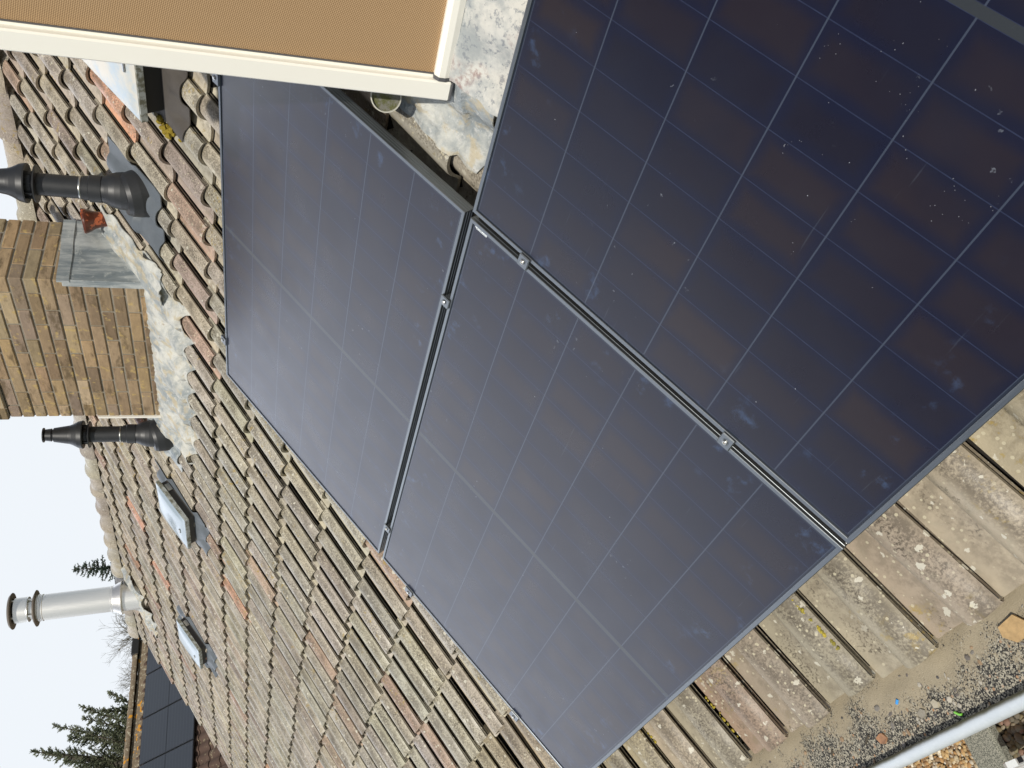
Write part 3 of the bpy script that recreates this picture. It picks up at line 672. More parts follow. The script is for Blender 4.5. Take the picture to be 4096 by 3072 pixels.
for i in range(26):
    c = rw(.83 + r2.gauss(0, .012), 1.68 + r2.gauss(0, .035), -.09 + r2.random() * .02); q = .007 + r2.random() * .008
    mo.lathe(c, (r2.gauss(0, .3), r2.gauss(0, .3), 1), [(-q, q * .3), (-q * .5, q), (q * .4, q * .8), (q * .9, q * .2)], 7)
mo.build('moss_clump', mat('moss', lambda nt, put: put('Base Color', MIX(nt, NOI(nt, OBJ(nt), 120.0, 3.0), (.16, .11, .01), (.36, .27, .03))), rough=1.0), sk1)['kind'] = 'stuff'

# ------------------------------------------------------------------ solar panels
PW, PH, GAP = 1.762, 1.1247, .0193
def frame_mesh():
    mb = MB(); lip, dp_ = .0105, .035
    X, Y = PW / 2, PH / 2
    bars = [((-X, -Y), (X, -Y), (0, 1)), ((X, -Y), (X, Y), (-1, 0)), ((X, Y), (-X, Y), (0, -1)), ((-X, Y), (-X, -Y), (1, 0))]
    for (a, b, i) in bars:
        d = Vector((b[0] - a[0], b[1] - a[1], 0)).normalized(); iv = Vector((i[0], i[1], 0)); A = Vector((*a, 0)); B = Vector((*b, 0))
        prof = [(0, -dp_), (0, -.0012), (.0012, 0), (lip - .001, 0), (lip, -.001), (lip, -.0052), (.002, -.0052), (.002, -dp_ + .002), (.022, -dp_ + .002), (.022, -dp_)]
        vs = []
        for P, sg in ((A, 1), (B, -1)): vs += [P + iv * x + d * (x * sg) + Vector((0, 0, z)) for x, z in prof]
        n = len(prof)
        mb.add(vs, [(k, (k + 1) % n, n + (k + 1) % n, n + k) for k in range(n)])
        # shallow ribs along the outer side
        for zz in (-.010, -.019, -.027):
            vs = []
            for P, sg in ((A, 1), (B, -1)): vs += [P - iv * q + d * (sg * .002) + Vector((0, 0, z)) for q, z in ((-.001, zz + .0012), (.0009, zz), (-.001, zz - .0012))]
            mb.add(vs, [(0, 1, 4, 3), (1, 2, 5, 4)])
    return mb
def make_panel(label):
    p = tag(empty('solar_panel', (0, 0, 0), (TH, 0, 0)), label, 'solar panel', 'black solar panels on the near roof')
    frame_mesh().build('frame', M_FRAME, p)
    g = MB(); g.box((0, 0, -.0052), (PW - .012, PH - .012, .0030)); g.build('glass', M_GLASS, p)
    return p
panL = make_panel('black solar panel with small white lettering, lower left at the eaves')
panL.location = rw(PW / 2, -PH / 2, 0)
panU = copy_tree(panL); panU['label'] = 'black solar panel higher up the roof, its corner behind the sun screen'; panU.location = rw(PW / 2, .0218 + PH / 2, 0)
panR = copy_tree(panL); panR['label'] = 'nearest black solar panel, speckled with droppings, below the dormer apron'; panR.location = rw(-GAP - PW / 2, -PH / 2, 0)
# dried droppings on the nearest panel
db = MB(); r2 = random.Random(31)
for i in range(95):
    cx_, cy_ = r2.gauss(-.40, .24) + .52, r2.gauss(-.12, .17)
    for q in range(r2.choice([1, 1, 2, 3, 5])):
        x, y = cx_ + r2.gauss(0, .010), cy_ + r2.gauss(0, .010)
        if abs(x) > .84 or abs(y) > .53: continue
        n_ = 6; rr = r2.uniform(.0004, .0010); el_ = r2.uniform(.5, 1.8); a0 = r2.uniform(0, 3.1)
        pts = []
        for i_ in range(n_):
            a = i_ * 2 * math.pi / n_; px_, py_ = rr * el_ * math.cos(a) * r2.uniform(.5, 1.2), rr * math.sin(a) * r2.uniform(.5, 1.2)
            pts.append((x + px_ * math.cos(a0) - py_ * math.sin(a0), y + px_ * math.sin(a0) + py_ * math.cos(a0), -.0037))
        db.extrude(pts, (0, 0, .0003))
db.build('droppings', mat('dried_specks', col=(.15, .155, .17), rough=.9), panR)['kind'] = 'stuff'
# lettering on the lower left panel
lt = MB(); r2 = random.Random(9)
x = PW / 2 - .018
def dash(t0, t1, s0, s1): lt.box((PW / 2 - (s0 + s1) / 2, PH / 2 + (t0 + t1) / 2, -.0036), (abs(s1 - s0), abs(t1 - t0), .0003))
for (a, b) in ((-.0185, -.0275), (-.0285, -.0360), (-.0370, -.0405), (-.0415, -.0530), (-.0540, -.0620)):
    q = a
    while q > b + .0008:
        w = r2.uniform(.0009, .0016); dash(q, max(q - w, b), .0128, .0162); q -= w + .0003
q = -.022
while q > -.0595:
    w = r2.uniform(.0006, .0012); dash(q, q - w, .0172, .0190); q -= w + .0004
lt.build('lettering', M_LETTER, panL)
# clamps
def make_clamp(label, s, t, turn=0.0, end=False, group=None):
    c = tag(empty('panel_clamp', rw(s, t, 0), (TH, 0, 0)), label, 'clamp', group)
    return c
cl0 = tag(empty('panel_clamp', (0, 0, 0), (TH, 0, 0)), '', 'clamp', 'clamps holding the solar panels')
mb = MB(); mb.box((0, 0, .0030), (.0345, .033, .0050), None, .0022); mb.box((0, 0, -.014), (.015, .030, .028)); mb.lathe((0, 0, .0056), (0, 0, 1), [(0, .0088), (.0006, .0074)], 24); mb.build('clamp_plate', M_CLAMP, cl0)
mb = MB(); mb.lathe((0, 0, .0050), (0, 0, 1), [(0, .0062), (.0032, .0060), (.0045, .0046), (.0045, .0030), (.0022, .0026)], 20); mb.build('bolt', M_BOLT, cl0)
spots = [(-.0097, -.190, 0, 'panel clamp in the gap below the dormer apron, upper of two'),
         (-.0097, -.817, 0, 'panel clamp in the gap near the eaves, lower of two'),
         (.300, .0109, 90, 'panel clamp on the level gap, nearer to the sun screen'),
         (1.537, .0109, 90, 'panel clamp on the level gap, at the far end of the panels')]
for i, (s, t, a, lab) in enumerate(spots):
    c = cl0 if i == 0 else copy_tree(cl0)
    c.matrix_world = Matrix.Translation(rw(s, t, 0)) @ Matrix.Rotation(TH, 4, 'X') @ Matrix.Rotation(R_(a), 4, 'Z'); c['label'] = lab
ce0 = tag(empty('end_clamp', (0, 0, 0), (TH, 0, 0)), '', 'clamp', 'end clamps at the panel edges')
mb = MB(); mb.box((-.004, 0, .0028), (.036, .042, .0056), None, .002); mb.box((-.012, 0, -.018), (.016, .042, .037), None, .0015); mb.build('clamp_plate', mat('end_clamp_metal', col=(.16, .17, .18), rough=.3, metal=.8), ce0)
mb = MB(); mb.lathe((-.008, 0, .0052), (0, 0, 1), [(0, .0075), (.0030, .007), (.0045, .005)], 16); mb.build('bolt', M_BOLT, ce0)
ends = [(PW + .004, -.178, 0, 'end clamp on the far edge of the lower panel, higher one'), (PW + .004, -.802, 0, 'end clamp on the far edge of the lower panel, near the eaves'),
        (.288, .0218 + PH + .004, -90, 'end clamp on the top panel edge, beside the sun screen'), (1.537, .0218 + PH + .004, -90, 'end clamp on the top panel edge, below the chimney')]
for i, (s, t, a, lab) in enumerate(ends):
    c = ce0 if i == 0 else copy_tree(ce0)
    c.matrix_world = Matrix.Translation(rw(s, t, 0)) @ Matrix.Rotation(TH, 4, 'X') @ Matrix.Rotation(R_(a), 4, 'Z'); c['label'] = lab
# rails under the panels
def rail(sa, sb, t, lab):
    mb = MB(); mb.extrude([rw(sa, t - .018, -.037), rw(sa, t + .018, -.037), rw(sa, t + .018, -.066), rw(sa, t - .018, -.066)], rw(sb, 0) - rw(sa, 0))
    tag(mb.build('mounting_rail', M_BLACK), lab, 'rail', 'mounting rails under the panels')
rail(-1.75, 1.775, -.19, 'black mounting rail under the upper part of the lower panels'); rail(-1.75, 1.775, -.81, 'black mounting rail under the lower part of the lower panels')
rail(.02, 1.77, .32, 'black mounting rail under the lower part of the higher panel'); rail(.02, 1.77, .90, 'black mounting rail under the upper part of the higher panel')
mb = MB()
for i, q in enumerate((-.0060, -.0022, .0016, .0054)):
    mb.extrude([rw(-.0097 + q - .0013, -.015, -.016), rw(-.0097 + q + .0013, -.015, -.016), rw(-.0097 + q + .0013, -1.12, -.016), rw(-.0097 + q - .0013, -1.12, -.016)], NV * .004)
mb.extrude([rw(-.0185, -.015, -.030), rw(-.001, -.015, -.030), rw(-.001, -1.12, -.030), rw(-.0185, -1.12, -.030)], NV * .0138)
tag(mb.build('joint_strip', M_BLACK), 'black ribbed strip in the gap between the two lower panels', 'strip')

# ------------------------------------------------------------------ flues
def black_flue(base, lab, lean=(0, 0)):
    f = tag(empty('flue_pipe', base), lab, 'flue pipe', 'black plastic flue terminals on the roof')
    ax = Vector((lean[0], lean[1], 1))
    mb = MB()
    mb.lathe((0, 0, 0), ax, [(.19, .0505), (.40, .0505)], 32)
    mb.lathe((0, 0, 0), ax, [(.115, .062), (.165, .062), (.170, .056), (.19, .056), (.193, .0505)], 32); mb.build('pipe', M_PLASTIC, f)
    mb = MB(); mb.lathe((0, 0, 0), ax, [(.200, .0518), (.204, .0525), (.208, .0518)], 32, cap=False); mb.build('clip_ring', M_BOLT, f)
    # terminal: lower flange, skirt, cone, top disc
    mb = MB()
    mb.lathe((0, 0, 0), ax, [(.378, .0505), (.380, .084), (.386, .085), (.392, .060), (.40, .056), (.45, .056)], 36)
    for i in range(8):
        a = i * math.pi / 4; mb.box(Vector((.056 * math.cos(a), .056 * math.sin(a), .42)), (.012, .004, .05), Matrix.Rotation(a, 3, 'Z'))
    mb.build('lower_flange', M_PLASTIC, f)
    mb = MB(); mb.lathe((0, 0, 0), ax, [(.430, .060), (.418, .088), (.424, .0895), (.450, .083), (.480, .066), (.495, .060), (.500, .0585), (.585, .0445), (.588, .040), (.588, .034), (.598, .034), (.598, .041), (.632, .036), (.636, .028)], 36); mb.build('cowl', M_PLASTIC, f)
    mb = MB(); mb.lathe((0, 0, 0), ax, [(.634, .022), (.640, .046), (.646, .046), (.650, .020)], 32); mb.build('top_disc', M_PLASTIC, f)
    # ball and weather slate
    mb = MB()
    mb.lathe((0, 0, 0), ax, [(-.02, .088), (.0, .088), (.03, .087), (.055, .083), (.08, .075), (.10, .065), (.117, .058)], 36)
    mb.lathe((.0, -.005, -.05), NV + Vector((0, 0, .6)), [(-.05, .118), (.02, .110), (.06, .100), (.078, .090)], 36); mb.build('swivel_base', M_PLASTIC, f)
    return f
F1 = Vector((-1.408, 1.782, 1.045)); F2 = Vector((-3.395, 1.833, 1.088))
f1 = black_flue(F1, 'black plastic flue pipe in front of the chimney, next to the skylight with milky dome', (.01, .012)); f2 = black_flue(F2, 'black plastic flue pipe beyond the chimney, its whole cowl visible', (.0, .0))
def slate(par, s0, s1, t0, t1, m):
    mb = MB()
    def ff(u, v):
        s = s0 + u * (s1 - s0); t = t0 + v * (t1 - t0)
        return rw(s, t, max(drape(s, t, 1, 0), -.105) + .004)
    mb.grid(ff, 44, 30, True, thick=-NV * .005); o = mb.build('flashing', m, par); o.matrix_parent_inverse = Matrix.Translation(-Vector(par.location))
slate(f1, 1.265, 1.69, 1.835, 2.30, M_SLATE); slate(f2, 3.18, 3.60, 1.90, 2.28, M_LEADG)
# stainless flue near the ridge
SB = Vector((-7.640, 2.757, 1.60))
sf = tag(empty('steel_flue', SB), 'tall stainless steel flue with two rain discs by the ridge', 'flue pipe')
ax = Vector((-.018, -.052, 1))
mb = MB(); mb.lathe((0, 0, 0), ax, [(.25, .136), (.30, .136), (.305, .133), (.94, .133), (.945, .138), (.955, .138), (.96, .134), (.972, .134), (.975, .138), (.985, .138), (.99, .133), (1.03, .133)], 40)
r2 = random.Random(2)
mb.build('pipe', M_STEEL, sf)
mb = MB(); mb.lathe((0, 0, 0), ax, [(-.15, .150), (.20, .142)], 40); mb.build('base_collar', M_STEEL, sf)
mb = MB(); mb.lathe((0, 0, 0), ax, [(.195, .178), (.20, .180), (.275, .140), (.285, .137)], 40); mb.build('storm_collar', M_STEEL, sf)
mb = MB(); mb.lathe((0, 0, 0), ax, [(1.005, .186), (1.010, .188), (1.030, .150), (1.035, .12)], 40); mb.build('lower_disc', M_SOOT, sf)
mb = MB(); mb.lathe((0, 0, 0), ax, [(1.075, .128), (1.080, .130), (1.090, .128), (1.205, .128)], 40); mb.build('upper_sleeve', M_STEEL, sf)
mb = MB(); mb.lathe((0, 0, 0), ax, [(1.03, .10), (1.08, .10)], 24); mb.build('inner_pipe', M_STEEL, sf)
for i in range(4):
    a = i * math.pi / 2 + .5; mb = MB(); mb.box(Vector((.115 * math.cos(a), .115 * math.sin(a), 0)) + ax * 1.055, (.012, .02, .06), Matrix.Rotation(a, 3, 'Z')); mb.build('spacer', M_STEEL, sf); mb = MB(); mb.box(Vector((.12 * math.cos(a), .12 * math.sin(a), 0)) + ax * 1.225, (.010, .02, .06), Matrix.Rotation(a, 3, 'Z')); mb.build('spacer', M_STEEL, sf)
mb = MB(); mb.lathe((0, 0, 0), ax, [(1.225, .185), (1.230, .187), (1.250, .165), (1.265, .09), (1.272, .01)], 40); mb.build('rain_cap', M_SOOT, sf)
mb = MB()
def sfl(u, v):
    s = 7.42 + u * .82; t = 3.60 - v * (.55 + .16 * sstep(0, .5, u) - .10 * (u > .55) * 0) + .02 * nz(u * 9, v * 3)
    ctr = (s - 7.64) ** 2 + (t - 3.2) ** 2
    k = sstep(.03, .09, ctr)
    return rw(s, t, drape(s, min(t, RT - .02), k, -.045) + .008 * nz(s * 9, t * 9) + .012)
mb.grid(sfl, 60, 40, True, thick=-NV * .005); o = mb.build('lead_flashing', M_LEAD, sf); o.matrix_parent_inverse = Matrix.Translation(-SB)
# terracotta vent pot next to the chimney
mb = MB(); mb.lathe((0, 0, -.06), (0, 0, 1), [(0, .040), (.07, .040), (.10, .046), (.135, .062), (.150, .066), (.158, .063), (.150, .050), (.10, .036)], 28)
vp = mb.build('vent_pot', M_TERRA); vp.location = rw(1.845, 2.43, -.07); vp.rotation_euler = (.25, 0, 0)
tag(vp, 'small glazed terracotta vent pot between chimney and black flue', 'vent pot')

# ------------------------------------------------------------------ gutter contents
mb = MB()
def gf(u, v):
    x = -4.5 + u * 7.5; y = -1.252 + v * .20
    z = -.8735 + .001 * v + .003 * nz(x * 6, y * 14) + .0025 * nz(x * 22, y * 30)
    return Vector((x, y, z))
mb.grid(gf, 500, 22, True); o = mb.build('gutter_grit', M_GRIT); tag(o, 'layer of dark grit and sand lying in the gutter', 'grit', kind='stuff')
mb = MB(); mb.box((-4.5 - (S_HI - 4.5) / 2, -1.15, -.90), (S_HI - 4.5, .19, .02)); tag(mb.build('gutter_grit', M_GRIT), 'grit and sand filling the far stretch of the gutter', 'grit', kind='stuff')
ICO = None
def ico():
    t = (1 + 5 ** .5) / 2
    v = [Vector(p).normalized() for p in ((-1, t, 0), (1, t, 0), (-1, -t, 0), (1, -t, 0), (0, -1, t), (0, 1, t), (0, -1, -t), (0, 1, -t), (t, 0, -1), (t, 0, 1), (-t, 0, -1), (-t, 0, 1))]
    f = [(0, 11, 5), (0, 5, 1), (0, 1, 7), (0, 7, 10), (0, 10, 11), (1, 5, 9), (5, 11, 4), (11, 10, 2), (10, 7, 6), (7, 1, 8), (3, 9, 4), (3, 4, 2), (3, 2, 6), (3, 6, 8), (3, 8, 9), (4, 9, 5), (2, 4, 11), (6, 2, 10), (8, 6, 7), (9, 8, 1)]
    nv = list(v); cache = {}
    def mid(a, b):
        k_ = (min(a, b), max(a, b))
        if k_ not in cache: cache[k_] = len(nv); nv.append(((nv[a] + nv[b]) / 2).normalized())
        return cache[k_]
    nf = []
    for a, b, c in f:
        d, e, g = mid(a, b), mid(b, c), mid(c, a); nf += [(a, d, g), (b, e, d), (c, g, e), (d, e, g)]
    return (v, f), (nv, nf)
ICO0, ICO1 = ico()
def stone(mb, c, d, r, col, hi=True):
    v, f = ICO1 if hi else ICO0
    rot = Matrix.Rotation(r.uniform(0, 6.28), 3, 'Z') @ Matrix.Rotation(r.gauss(0, .3), 3, 'X')
    ph = r.uniform(0, 50)
    mb.add([Vector(c) + rot @ Vector((p.x * d[0] * (1 + .25 * nz(p.x * 1.3 + ph, p.y * 1.3, p.z)), p.y * d[1] * (1 + .25 * nz(p.y * 1.3 + ph, p.z * 1.3, p.x)), p.z * d[2])) for p in v], f, hi, col)
mb = MB(); r2 = random.Random(21)
for i in range(170):
    x = r2.uniform(-1.4, .6); y = r2.triangular(-1.25, -1.10, -1.235); q = r2.choice([.003, .0035, .004, .005, .0065]) * r2.uniform(.8, 1.3)
    col = r2.choice([(.40, .36, .27), (.32, .22, .13), (.10, .095, .09), (.22, .20, .17), (.46, .42, .34), (.16, .14, .12)])
    stone(mb, (x, y, -.8735 + q * .12), (q * r2.uniform(.8, 1.7), q, q * .32), r2, col, False)
tag(mb.build('stone_chips', M_PEB), 'small loose stone chips scattered over the gutter grit', 'stone chips', kind='stuff')
mb = MB(); mb.tube([(-.359, -1.164, -.8705), (-.350, -1.157, -.870)], .0032, 10); tag(mb.build('cable_scrap', mat('blue_plastic', col=(.05, .32, .75), rough=.4)), 'short bright blue scrap of cable sleeve on the gutter grit', 'plastic scrap')
mb = MB(); mb.tube([(-.212, -1.231, -.871), (-.203, -1.238, -.870), (-.196, -1.241, -.870)], .0027, 10); tag(mb.build('cable_scrap', mat('green_plastic', col=(.25, .70, .08), rough=.4)), 'bright green scrap of cable sleeve by the zinc gutter bead', 'plastic scrap')
mb = MB(); r2 = random.Random(8)
for (s_, ta, tb_, n_) in ((2.573, .185, -.02, 60), (2.571, -.17, -.27, 26), (.345, -1.13, -1.29, 44), (.954, -1.19, -1.32, 20), (1.36, -1.12, -1.2, 14), (4.2, .9, .8, 18), (3.18, -.5, -.62, 20)):
    for i in range(n_):
        t = ta + (tb_ - ta) * r2.random(); ss = s_ + r2.gauss(0, .003); q = r2.uniform(.0025, .006)
        stone(mb, rw(ss, t, tile_n(s_ - .006, t) + q * .4), (q, q, q * .8), r2, r2.choice([(.36, .29, .03), (.42, .33, .04), (.24, .21, .04)]), False)
tag(mb.build('moss', M_PEB), 'thin strips of bright yellow moss growing in the tile joints', 'moss', kind='stuff')
def shard(name, c, pts, col, lab, cat):
    mb = MB(); mb.extrude([Vector(c) + Vector((p[0], p[1], p[2] if len(p) > 2 else 0)) for p in pts], (0, 0, .005), col)
    tag(mb.build(name, M_PEB), lab, cat)
shard('tile_shard', (.030, -1.150, -.8745), [(-.030, .012, .004), (-.036, -.006), (-.012, -.026), (.018, -.024), (.034, -.004, .004), (.016, .018, .006)], (.50, .33, .15), 'broken tan tile shard lying on the grit at the eaves', 'tile shard')
shard('dead_leaf', (-.452, -1.212, -.8735), [(-.016, .006, .004), (-.012, -.008), (.004, -.012, .003), (.016, -.002), (.010, .010, .005), (-.004, .012)], (.36, .19, .10), 'curled brown dead leaf on dark grit in the gutter', 'leaf')
shard('slate_chip', (-.300, -1.205, -.874), [(-.014, .004), (-.006, -.009), (.008, -.007), (.013, .003), (.002, .010)], (.30, .27, .21), 'flat pale grey stone flake near the blue cable scrap', 'stone flake')
shard('slate_chip', (-.252, -1.200, -.874), [(-.009, .006), (-.007, -.007), (.005, -.010), (.011, .0), (.003, .009)], (.47, .42, .31), 'cream angular stone flake on the grit, near the green scrap', 'stone flake')
for i, (x, y, a, l) in enumerate(((-.52, -1.205, .5, .030), (-.66, -1.195, .8, .022))):
    mb = MB(); mb.tube([(x, y, -.873), (x + l * math.cos(a) * .5, y + l * math.sin(a) * .5, -.870), (x + l * math.cos(a), y + l * math.sin(a), -.871)], .0022, 6)
    tag(mb.build('twig', M_BARK), ('longer' if i == 0 else 'shorter') + ' thin dry twig lying on the gutter grit', 'twig')
# ------------------------------------------------------------------ flat roof and pebbles below
FZ = -2.50
mb = MB(); mb.box((-2.0, -2.6, FZ - .15), (9.0, 4.0 - .15, .30)); o = mb.build('extension_roof', M_FLATROOF); tag(o, 'flat felted roof with gravel ballast below the gutter', 'flat roof')
mb = MB(); mb.box((-1.785, -1.8, FZ + .03), (.165, 2.2, .06), None, .012); o = mb.build('kerb_strip', M_CONC); tag(o, 'grey gritty concrete kerb between two beds of pebbles', 'kerb')
def pebbles(name, x0, x1, y0, y1, sz, cols, seed, lab, z=FZ):
    mb = MB(); r = random.Random(seed); y = y0
    while y < y1:
        x = x0
        while x < x1:
            q = sz * r.uniform(.6, 1.25)
            stone(mb, (x + r.gauss(0, sz * .35), y + r.gauss(0, sz * .35), z + r.uniform(.0, sz * .9)), (q * r.uniform(.9, 1.5), q, q * .7), r, (lambda kk, cc: tuple(c * kk for c in cc))(r.uniform(.75, 1.2), r.choice(cols)), -2.75 < x < -1.25 and -1.38 < y < -.83)
            x += sz * 1.45
        y += sz * 1.35
    tag(mb.build(name, M_PEB), lab, 'pebbles', kind='stuff')
pebbles('light_pebbles', -3.5, -1.875, -1.85, -.74, .0095, [(.48, .33, .15), (.55, .46, .30), (.40, .24, .10), (.60, .55, .44), (.30, .20, .11), (.46, .36, .22)], 1, 'bed of small tan and cream pebbles beyond the gutter')
pebbles('dark_pebbles', -1.69, -.55, -1.85, -.74, .0150, [(.22, .18, .10), (.26, .22, .15), (.28, .17, .12), (.18, .155, .11), (.24, .21, .12)], 2, 'bed of larger brown pebbles in the bottom corner')
mb = MB(); mb.box((-1.33, -1.163, FZ + .13), (.60, .030, .05), None, .003); mb.box((-1.33, -1.182, FZ + .11), (.60, .010, .006))
bm_ = mb.build('scaffold_beam', M_ALU); tag(bm_, 'aluminium scaffold beam with white sticker in the bottom corner', 'scaffold beam')
mb = MB(); mb.box((-1.585, -1.163, FZ + .1556), (.055, .026, .0015)); mb.build('sticker', M_LETTER, bm_)
mb = MB(); mb.box((-1.535, -1.160, FZ + .1554), (.026, .020, .002)); mb.build('slot', M_BLACK, bm_)
# ground
mb = MB(); mb.box((0, 0, GZ - .1), (1600, 1600, .2)); mb.build('ground', M_GROUND, None, 'structure')

# ------------------------------------------------------------------ far house
FP = R_(40); fh = tag(empty('neighbour_house', (-19, 3, GZ)), 'far house with brown tiles, lichened ridge and black solar panels', 'house')
def pp(o, par): o.matrix_parent_inverse = Matrix.Translation(-Vector(par.location)); return o
RX, RZ2 = -19.12, 2.99
TV2 = Vector((-math.cos(FP), 0, math.sin(FP))); NV2 = Vector((math.sin(FP), 0, math.cos(FP)))
FO = Vector((RX, 7.15, RZ2 - .02))
mb = MB()
FPROF = [(0, .012), (.2, .0), (.42, .004), (.58, .036), (.78, .04), (1.03, .024)]
tiles(mb, FO, Vector((0, -1, 0)), TV2, NV2, 0, 60 * .21, -14 * .33, 14, .21, .33, FPROF, .022, -.06, lambda s, t, r: (r.uniform(.7, 1.2),) * 3, 8, xs=[p[0] for p in FPROF])
fr_ = pp(mb.build('roof', M_FARTILE, fh), fh)
mb = MB(); mb.extrude([FO + NV2 * -.08, FO + NV2 * -.08 - TV2 * 4.6, FO + NV2 * -.08 - TV2 * 4.6 - Vector((0, 12.6, 0)), FO + NV2 * -.08 - Vector((0, 12.6, 0))], -NV2 * .06)
q = FO + Vector((-.05, 0, -.06)); tb2 = Vector((-math.cos(FP), 0, -math.sin(FP))) * 4.6
mb.extrude([q, q + tb2, q + tb2 - Vector((0, 12.6, 0)), q - Vector((0, 12.6, 0))], (0, 0, -.06)); o = mb.build('rear_slope', M_FARTILE, fr_)
mb = MB(); y = 7.15; i = 0
while y > -5.4:
    L = .42; zz = RZ2 + .01 + .008 * nz(i * 1.3, 2)
    def rf(u, v, y=y, zz=zz): a = math.pi * v; rr = .12 + .012 * (u < .15); return Vector((RX + math.cos(a) * rr * 1.2, y - u * (L + .02), zz + math.sin(a) * rr * .85))
    mb.grid(rf, 6, 10, True, thick=(0, 0, -.02)); y -= L; i += 1
o = mb.build('ridge_capping', M_FARRIDGE, fr_)
mb = MB(); 
def fm(u, v): 
    y = 7.12 - u * 12.5; t = -.05 - v * .30 - .03 * nz(y * 3, 1)
    return FO + Vector((0, y - 7.15, 0)) + TV2 * t + NV2 * (.02 - .035 * v + .012 * nz(y * 6, v * 4))
mb.grid(fm, 200, 6, True); o = mb.build('ridge_mortar', M_FARRIDGE, fr_)
mb = MB(); mb.box((RX, 7.02, RZ2 + .05), (.30, .55, .17), None, .02); o = mb.build('ridge_end', M_KERB, fr_)
mb = MB(); ez = RZ2 - 4.5 * math.sin(FP); hw = 4.4 * math.cos(FP)
mb.extrude([(RX - hw, 7.1, GZ), (RX + hw, 7.1, GZ), (RX + hw, 7.1, ez), (RX, 7.1, RZ2 - .2), (RX - hw, 7.1, ez)], (0, -12.4, 0)); pp(mb.build('wall', M_WALL, fh), fh)
# its panels
fp0 = tag(empty('far_solar_panel', (0, 0, 0)), '', 'solar panel', 'solar panels on the neighbour house')
mb = MB(); mb.box((0, 0, 0), (.965, 1.80, .03)); mb.build('frame', mat('far_frame', col=(.02, .022, .025), rough=.4), fp0)
mb = MB(); mb.box((0, 0, .0165), (.935, 1.77, .002)); mb.build('glass', M_FARPV, fp0)
rot = Matrix((Vector((0, 1, 0)), TV2, NV2)).transposed().to_4x4()
tmid = -(RZ2 - (2.70 + 1.53) / 2) / math.sin(FP) - .02
nms = ['at the right end of the row', 'second from the right end', 'third from the right end', 'fourth from the right end, beside the conifer', 'at the left end of the row']
for i in range(5):
    c = fp0 if i == 0 else copy_tree(fp0)
    c.matrix_world = Matrix.Translation(FO + TV2 * (tmid + .02) + NV2 * .06 + Vector((0, 6.60 - 7.15 - i * .985, 0))) @ rot
    c['label'] = 'dark solar panel on the far brown roof, ' + nms[i]
# ------------------------------------------------------------------ trees
def polar(az, el, d):
    a = R_(az); return Vector((CW[0] - math.cos(a) * d, CW[1] + math.sin(a) * d, CW[2] + math.tan(R_(el)) * d))
def leaf(mb, p, d, ln, w, r):
    d = d.normalized(); u = d.cross(Vector((r.gauss(0, 1), r.gauss(0, 1), r.gauss(0, 1)))).normalized() * w
    mb.add([p - u * .6, p + d * ln * .5 - u, p + d * ln, p + d * ln * .5 + u, p + u * .6], [(0, 1, 2, 3, 4)])
def spray(mb, tw, base, d, ln, r, size):
    n = max(6, int(ln / size * 5.0)); pts = [base + d * ln * (i / 4) + Vector((0, 0, .12 * ln * (i / 4) ** 2)) for i in range(5)]
    tw.tube(pts, [.018 * (1 - i / 6) for i in range(5)], 4)
    for i in range(n):
        f = r.random() ** .8; p = base + d * ln * f + Vector((0, 0, .12 * ln * f * f))
        q = (d * .8 + Vector((r.gauss(0, .7), r.gauss(0, .7), r.gauss(.25, .55)))).normalized()
        leaf(mb, p + q * size * .3 * r.random(), q, size * r.uniform(.9, 1.9) * (1.2 - .5 * f), size * .24, r)
def plume(mb, tw, b, tip, rad, n, r, size):
    axd = (tip - b); L = axd.length; axd.normalize()
    tw.tube([b, b.lerp(tip, .5), tip], [.05, .03, .008], 5)
    for i in range(n):
        f = r.random() ** .85; p = b + axd * L * f
        a = r.uniform(0, 6.28); o = Vector((math.cos(a), math.sin(a), 0)); rr = rad * (1 - f) ** .75 * r.uniform(.5, 1.15) + .06
        spray(mb, tw, p, (o + axd * r.uniform(.35, .9)).normalized(), rr, r, size)
r2 = random.Random(77); D = 32
ct = tag(empty('conifer_tree', (polar(15.5, 0, D).x, polar(15.5, 0, D).y, GZ)), 'big ragged dark green conifer behind the far house', 'tree')
cr = MB(); tk = MB(); b0 = polar(15.5, 0, D); b0.z = GZ
tk.tube([b0, polar(15.4, 3, D), polar(16.4, 8, D), polar(17.2, 11, D)], [.35, .25, .12, .04], 10)
lead = [(15.6, 4.0, 17.4, 11.7, .75, 150), (16.2, 4.2, 18.7, 10.7, .62, 120), (17, 4.2, 19.6, 9.4, .55, 100), (18, 4.6, 20.2, 7.9, .42, 80), (15.5, 4.5, 15.9, 10.4, .8, 150), (14, 4.0, 14.3, 9.6, .8, 140),
        (13, 3.5, 12.6, 10.2, .8, 140), (17, 4.0, 18.9, 9.2, .6, 110), (16.5, 4, 17.9, 9.9, .6, 110), (18.6, 4.5, 19.2, 8.2, .55, 90), (15.2, 4.2, 16.7, 10.0, .7, 120), (12, 3.5, 11.0, 9.0, .8, 100), (16.6, 4.2, 18.2, 8.6, .7, 90), (14.6, 4.2, 15.2, 8.6, .8, 100)]
for (a0, e0, a1, e1, rd, n) in lead: plume(cr, tk, polar(a0, e0, D + r2.gauss(0, .5)), polar(a1, e1, D + r2.gauss(0, .5)), rd, int(n * 1.2), r2, .060)
pp(tk.build('trunk', M_BARK, ct), ct); pp(cr.build('crown', M_CONIF, ct), ct)
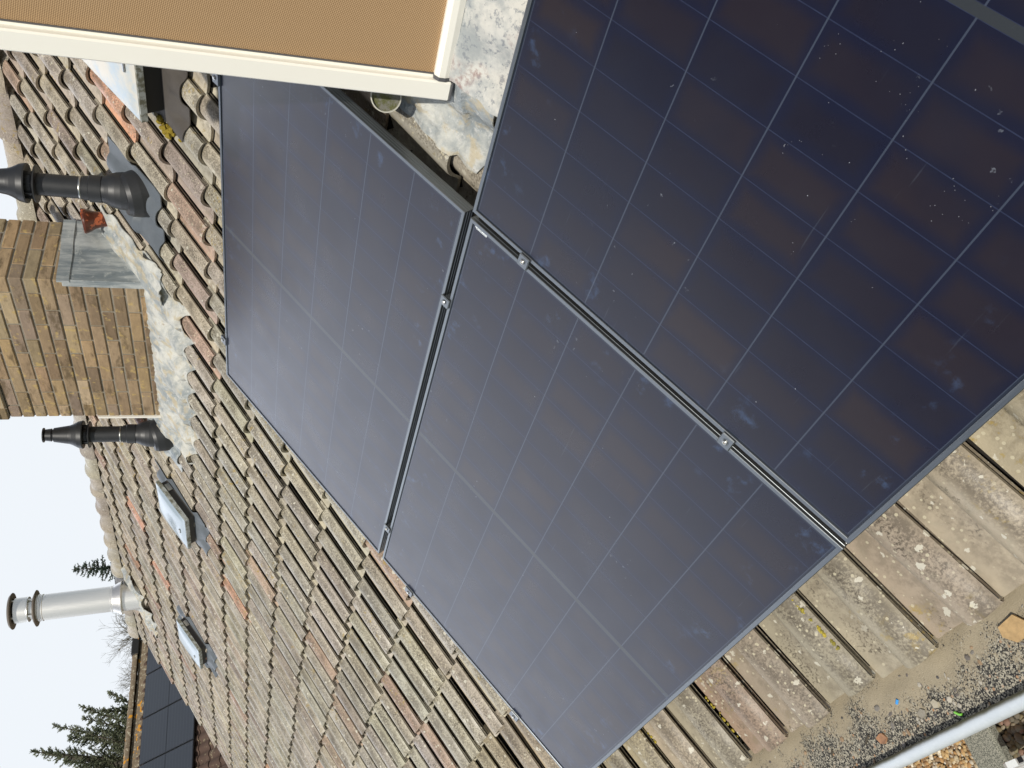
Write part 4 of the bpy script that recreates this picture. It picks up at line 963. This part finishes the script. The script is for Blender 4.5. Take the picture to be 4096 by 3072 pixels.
# small spruce
D = 27; sp = polar(27.65, 0, D); spt = tag(empty('spruce_tree', (sp.x, sp.y, GZ)), 'small pointed spruce standing behind the roof ridge', 'tree')
cr = MB(); tk = MB(); tip = polar(27.66, 10.25, D)
tk.tube([(sp.x, sp.y, GZ), (sp.x, sp.y, 2), tip], [.16, .07, .01], 8)
z = .2
while z < tip.z - .04:
    f = (tip.z - z); rad = .08 + .36 * f ** .92 * r2.uniform(.75, 1.1)
    for i in range(7):
        a = r2.uniform(0, 6.28); d = Vector((math.cos(a), math.sin(a), r2.uniform(-.15, .25))).normalized()
        spray(cr, tk, Vector((sp.x, sp.y, z)), d, rad * r2.uniform(.6, 1.15), r2, .048)
    z += .10
pp(tk.build('trunk', M_BARK, spt), spt); pp(cr.build('crown', M_SPRUCE, spt), spt)
# bare trees
def bare(az, el_top, az_w, D, lab, seed, base_el=1.5):
    r = random.Random(seed); b = polar(az, 0, D); b.z = GZ
    t = tag(empty('bare_tree', b), lab, 'tree', 'leafless trees behind the far roof')
    tk = MB(); cr = MB(); topz = CW[2] + math.tan(R_(el_top)) * D; W = R_(az_w) * D
    fork = Vector((b.x, b.y, topz - W * 1.7)); tk.tube([b, (b + fork) / 2 + Vector((.1, .1, 0)), fork], [.22, .16, .11], 8)
    def grow(p, d, ln, rad, lv):
        n = 3; pts = [p]
        for i in range(n):
            d = (d + Vector((r.gauss(0, .16), r.gauss(0, .16), r.gauss(.05, .10)))).normalized(); pts.append(pts[-1] + d * ln / n)
        (cr if lv > 0 else tk).tube(pts, [rad, rad * .85, rad * .7, rad * .5], 5 if lv < 2 else 3)
        if lv < 5:
            for i in range(r.choice([2, 3, 3]) + (lv < 2)):
                a = r.uniform(0, 6.28); q = d.orthogonal().normalized(); q = Matrix.Rotation(a, 3, d) @ q
                grow(pts[r.choice([1, 2, 3])] if i else pts[-1], (d + q * r.uniform(.45, .95)).normalized(), ln * r.uniform(.6, .85), max(rad * .55, .0045), lv + 1)
    for i in range(6):
        a = i * 1.05 + r.random(); grow(fork, Vector((math.cos(a) * .6, math.sin(a) * .6, 1)).normalized(), W * .62, .06, 0)
    pp(tk.build('trunk', M_BARK, t), t); pp(cr.build('twigs', M_TWIG, t), t)
bare(24.0, 8.0, 2.2, 42, 'pale leafless tree between the steel flue and the far ridge', 5)
bare(20.9, 7.3, 2.0, 48, 'pale leafless tree between the far ridge and the big conifer', 12)
